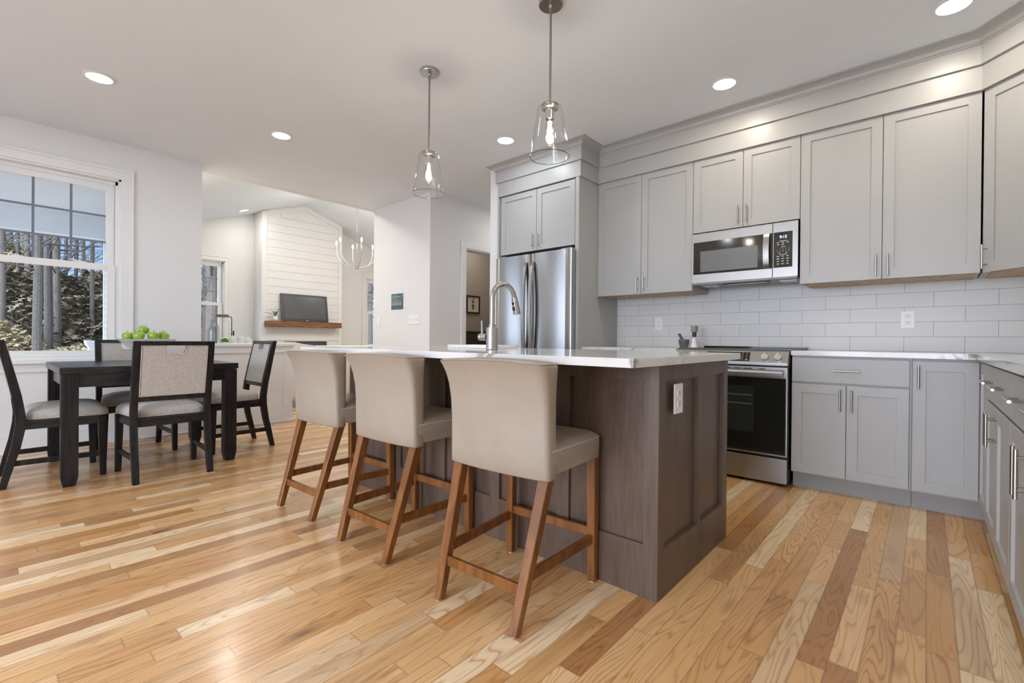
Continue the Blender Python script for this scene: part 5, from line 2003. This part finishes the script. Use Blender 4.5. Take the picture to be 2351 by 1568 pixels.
def conifer(name, label, x, y, h, spread, seed, mat, n, group, base=.12, size=.5):
    rg_ = random.Random(seed)
    t = thing(name, label, 'tree', (x, y, -.55), group)
    MB().tube([(x, y, -.55), (x, y, -.55 + h * .96)], [h * .016 + .05, .02], 8).build('trunk', 'bark', t)
    m = MB()
    for k in range(n):
        f = base + (1 - base) * rg_.random() ** .8
        a = rg_.uniform(0, 2 * PI)
        R_ = spread * (1 - f * .82) * rg_.uniform(.25, 1.05)
        c0 = Vector((x + R_ * math.cos(a), y + R_ * math.sin(a), -.55 + h * f - R_ * .12))
        d = Vector((math.cos(a + rg_.uniform(-.6, .6)), math.sin(a + rg_.uniform(-.6, .6)), rg_.uniform(-.5, .25)))
        s_ = d.cross(Vector((rg_.uniform(-1, 1), rg_.uniform(-1, 1), 1))).normalized()
        L_ = size * rg_.uniform(.5, 1.3)
        w_ = L_ * rg_.uniform(.10, .22)
        for q in (-.5, .0, .5):
            dd = (d + s_ * q).normalized()
            m._add([tuple(c0 - s_ * w_ * .3), tuple(c0 + dd * L_ * .55 + s_ * w_), tuple(c0 + dd * L_), tuple(c0 + dd * L_ * .5 - s_ * w_)], [(0, 1, 2, 3)])
    m.build('foliage', mat, t, smooth=False)
    return t


def ray_at(u, v, X):
    d = fwd + (u - 1175.5) / FPX * r2 + (784 - v) / FPX * u2
    k = X / d.x
    return d.y * k


GT = 'bare tree trunks beyond the porch'
LT = 'bare tree trunk standing in the wood beyond the porch'
for k, (u, X, r, mat, lean) in enumerate(((6, -24, 0.093, 'bark', .004), (40, -27, 0.081, 'bark', -.006), (62, -27, 0.116, 'bark_light', 0), (86, -20, 0.125, 'bark', .004), (113, -22, 0.128, 'bark', -.003),
                                          (131, -25, 0.151, 'bark_light', .004), (174, -30, 0.087, 'bark', 0), (212, -26, 0.087, 'bark', -.004), (24, -32, 0.128, 'bark', .003), (150, -36, 0.116, 'bark', 0),
                                          (192, -38, 0.128, 'bark', 0), (54, -30, 0.104, 'bark_light', .002), (103, -32, 0.104, 'bark', 0))):
    branchy('bare_tree', LT, X, ray_at(u, 700, X), 15 if X > -26 else 17, r, 40 + k, mat, 30, GT, lean)
GC = 'olive evergreens behind the bare trunks'
LC = 'olive-brown evergreen filling the gaps behind the bare trunks'
rq = random.Random(77)
for k, (u, X, h) in enumerate(((-20, -30, 5.6), (15, -34, 5.9), (48, -30, 5.3), (80, -33, 5.4), (108, -30, 4.5), (138, -34, 4.3), (165, -31, 3.2), (190, -30, 4.3), (222, -34, 5.0), (245, -32, 4.8), (205, -27, 3.2), (30, -26, 4.0), (95, -40, 5.8), (175, -44, 4.4), (230, -42, 5.6))):
    conifer('evergreen_tree', LC, X, ray_at(u, 700, X), h, 2.0 + rq.random() * .8, 90 + k, 'needles' if k % 3 else 'needles_light', 2500, GC, .04, .32)
GB = 'olive shrubs at the edge of the wood'
for k, (u, X, h) in enumerate(((60, -22, 1.5), (118, -21, 1.1), (150, -23, 1.15), (178, -22, 1.1), (206, -24, 1.2), (225, -46, 3.2), (20, -23, 1.8), (-12, -22, 2.0))):
    conifer('shrub', 'leafy olive shrub at the edge of the wood beyond the porch', X, ray_at(u, 760, X), h, 1.4, 200 + k, 'needles_light', 1700, GB, .02, .13)
# through the living-room windows
for k, (u, X, r) in enumerate(((487, -21, .24), (472, -26, .16), (503, -28, .15))):
    branchy('bare_tree', 'bare branching tree seen through the living room window', X, ray_at(u, 660, X), 13, r, 300 + k, 'bark_light', 46, 'bare trees outside the living room window')
for k, (u, X, h) in enumerate(((455, -36, 8), (480, -38, 9), (505, -34, 8), (530, -36, 9))):
    conifer('evergreen_tree', 'brown-green tree low in the left living room window', X, ray_at(u, 660, X), h * .55, 2.2, 400 + k, 'needles', 1800, 'trees low in the living room window', .03, .3)
for k, (u, X) in enumerate(((838, -24), (850, -27), (865, -30))):
    branchy('bare_tree', 'bare tree outside the right-hand living room window', X, ray_at(u, 700, X), 12, .2, 500 + k, 'bark_light', 40, 'bare trees outside the right window')
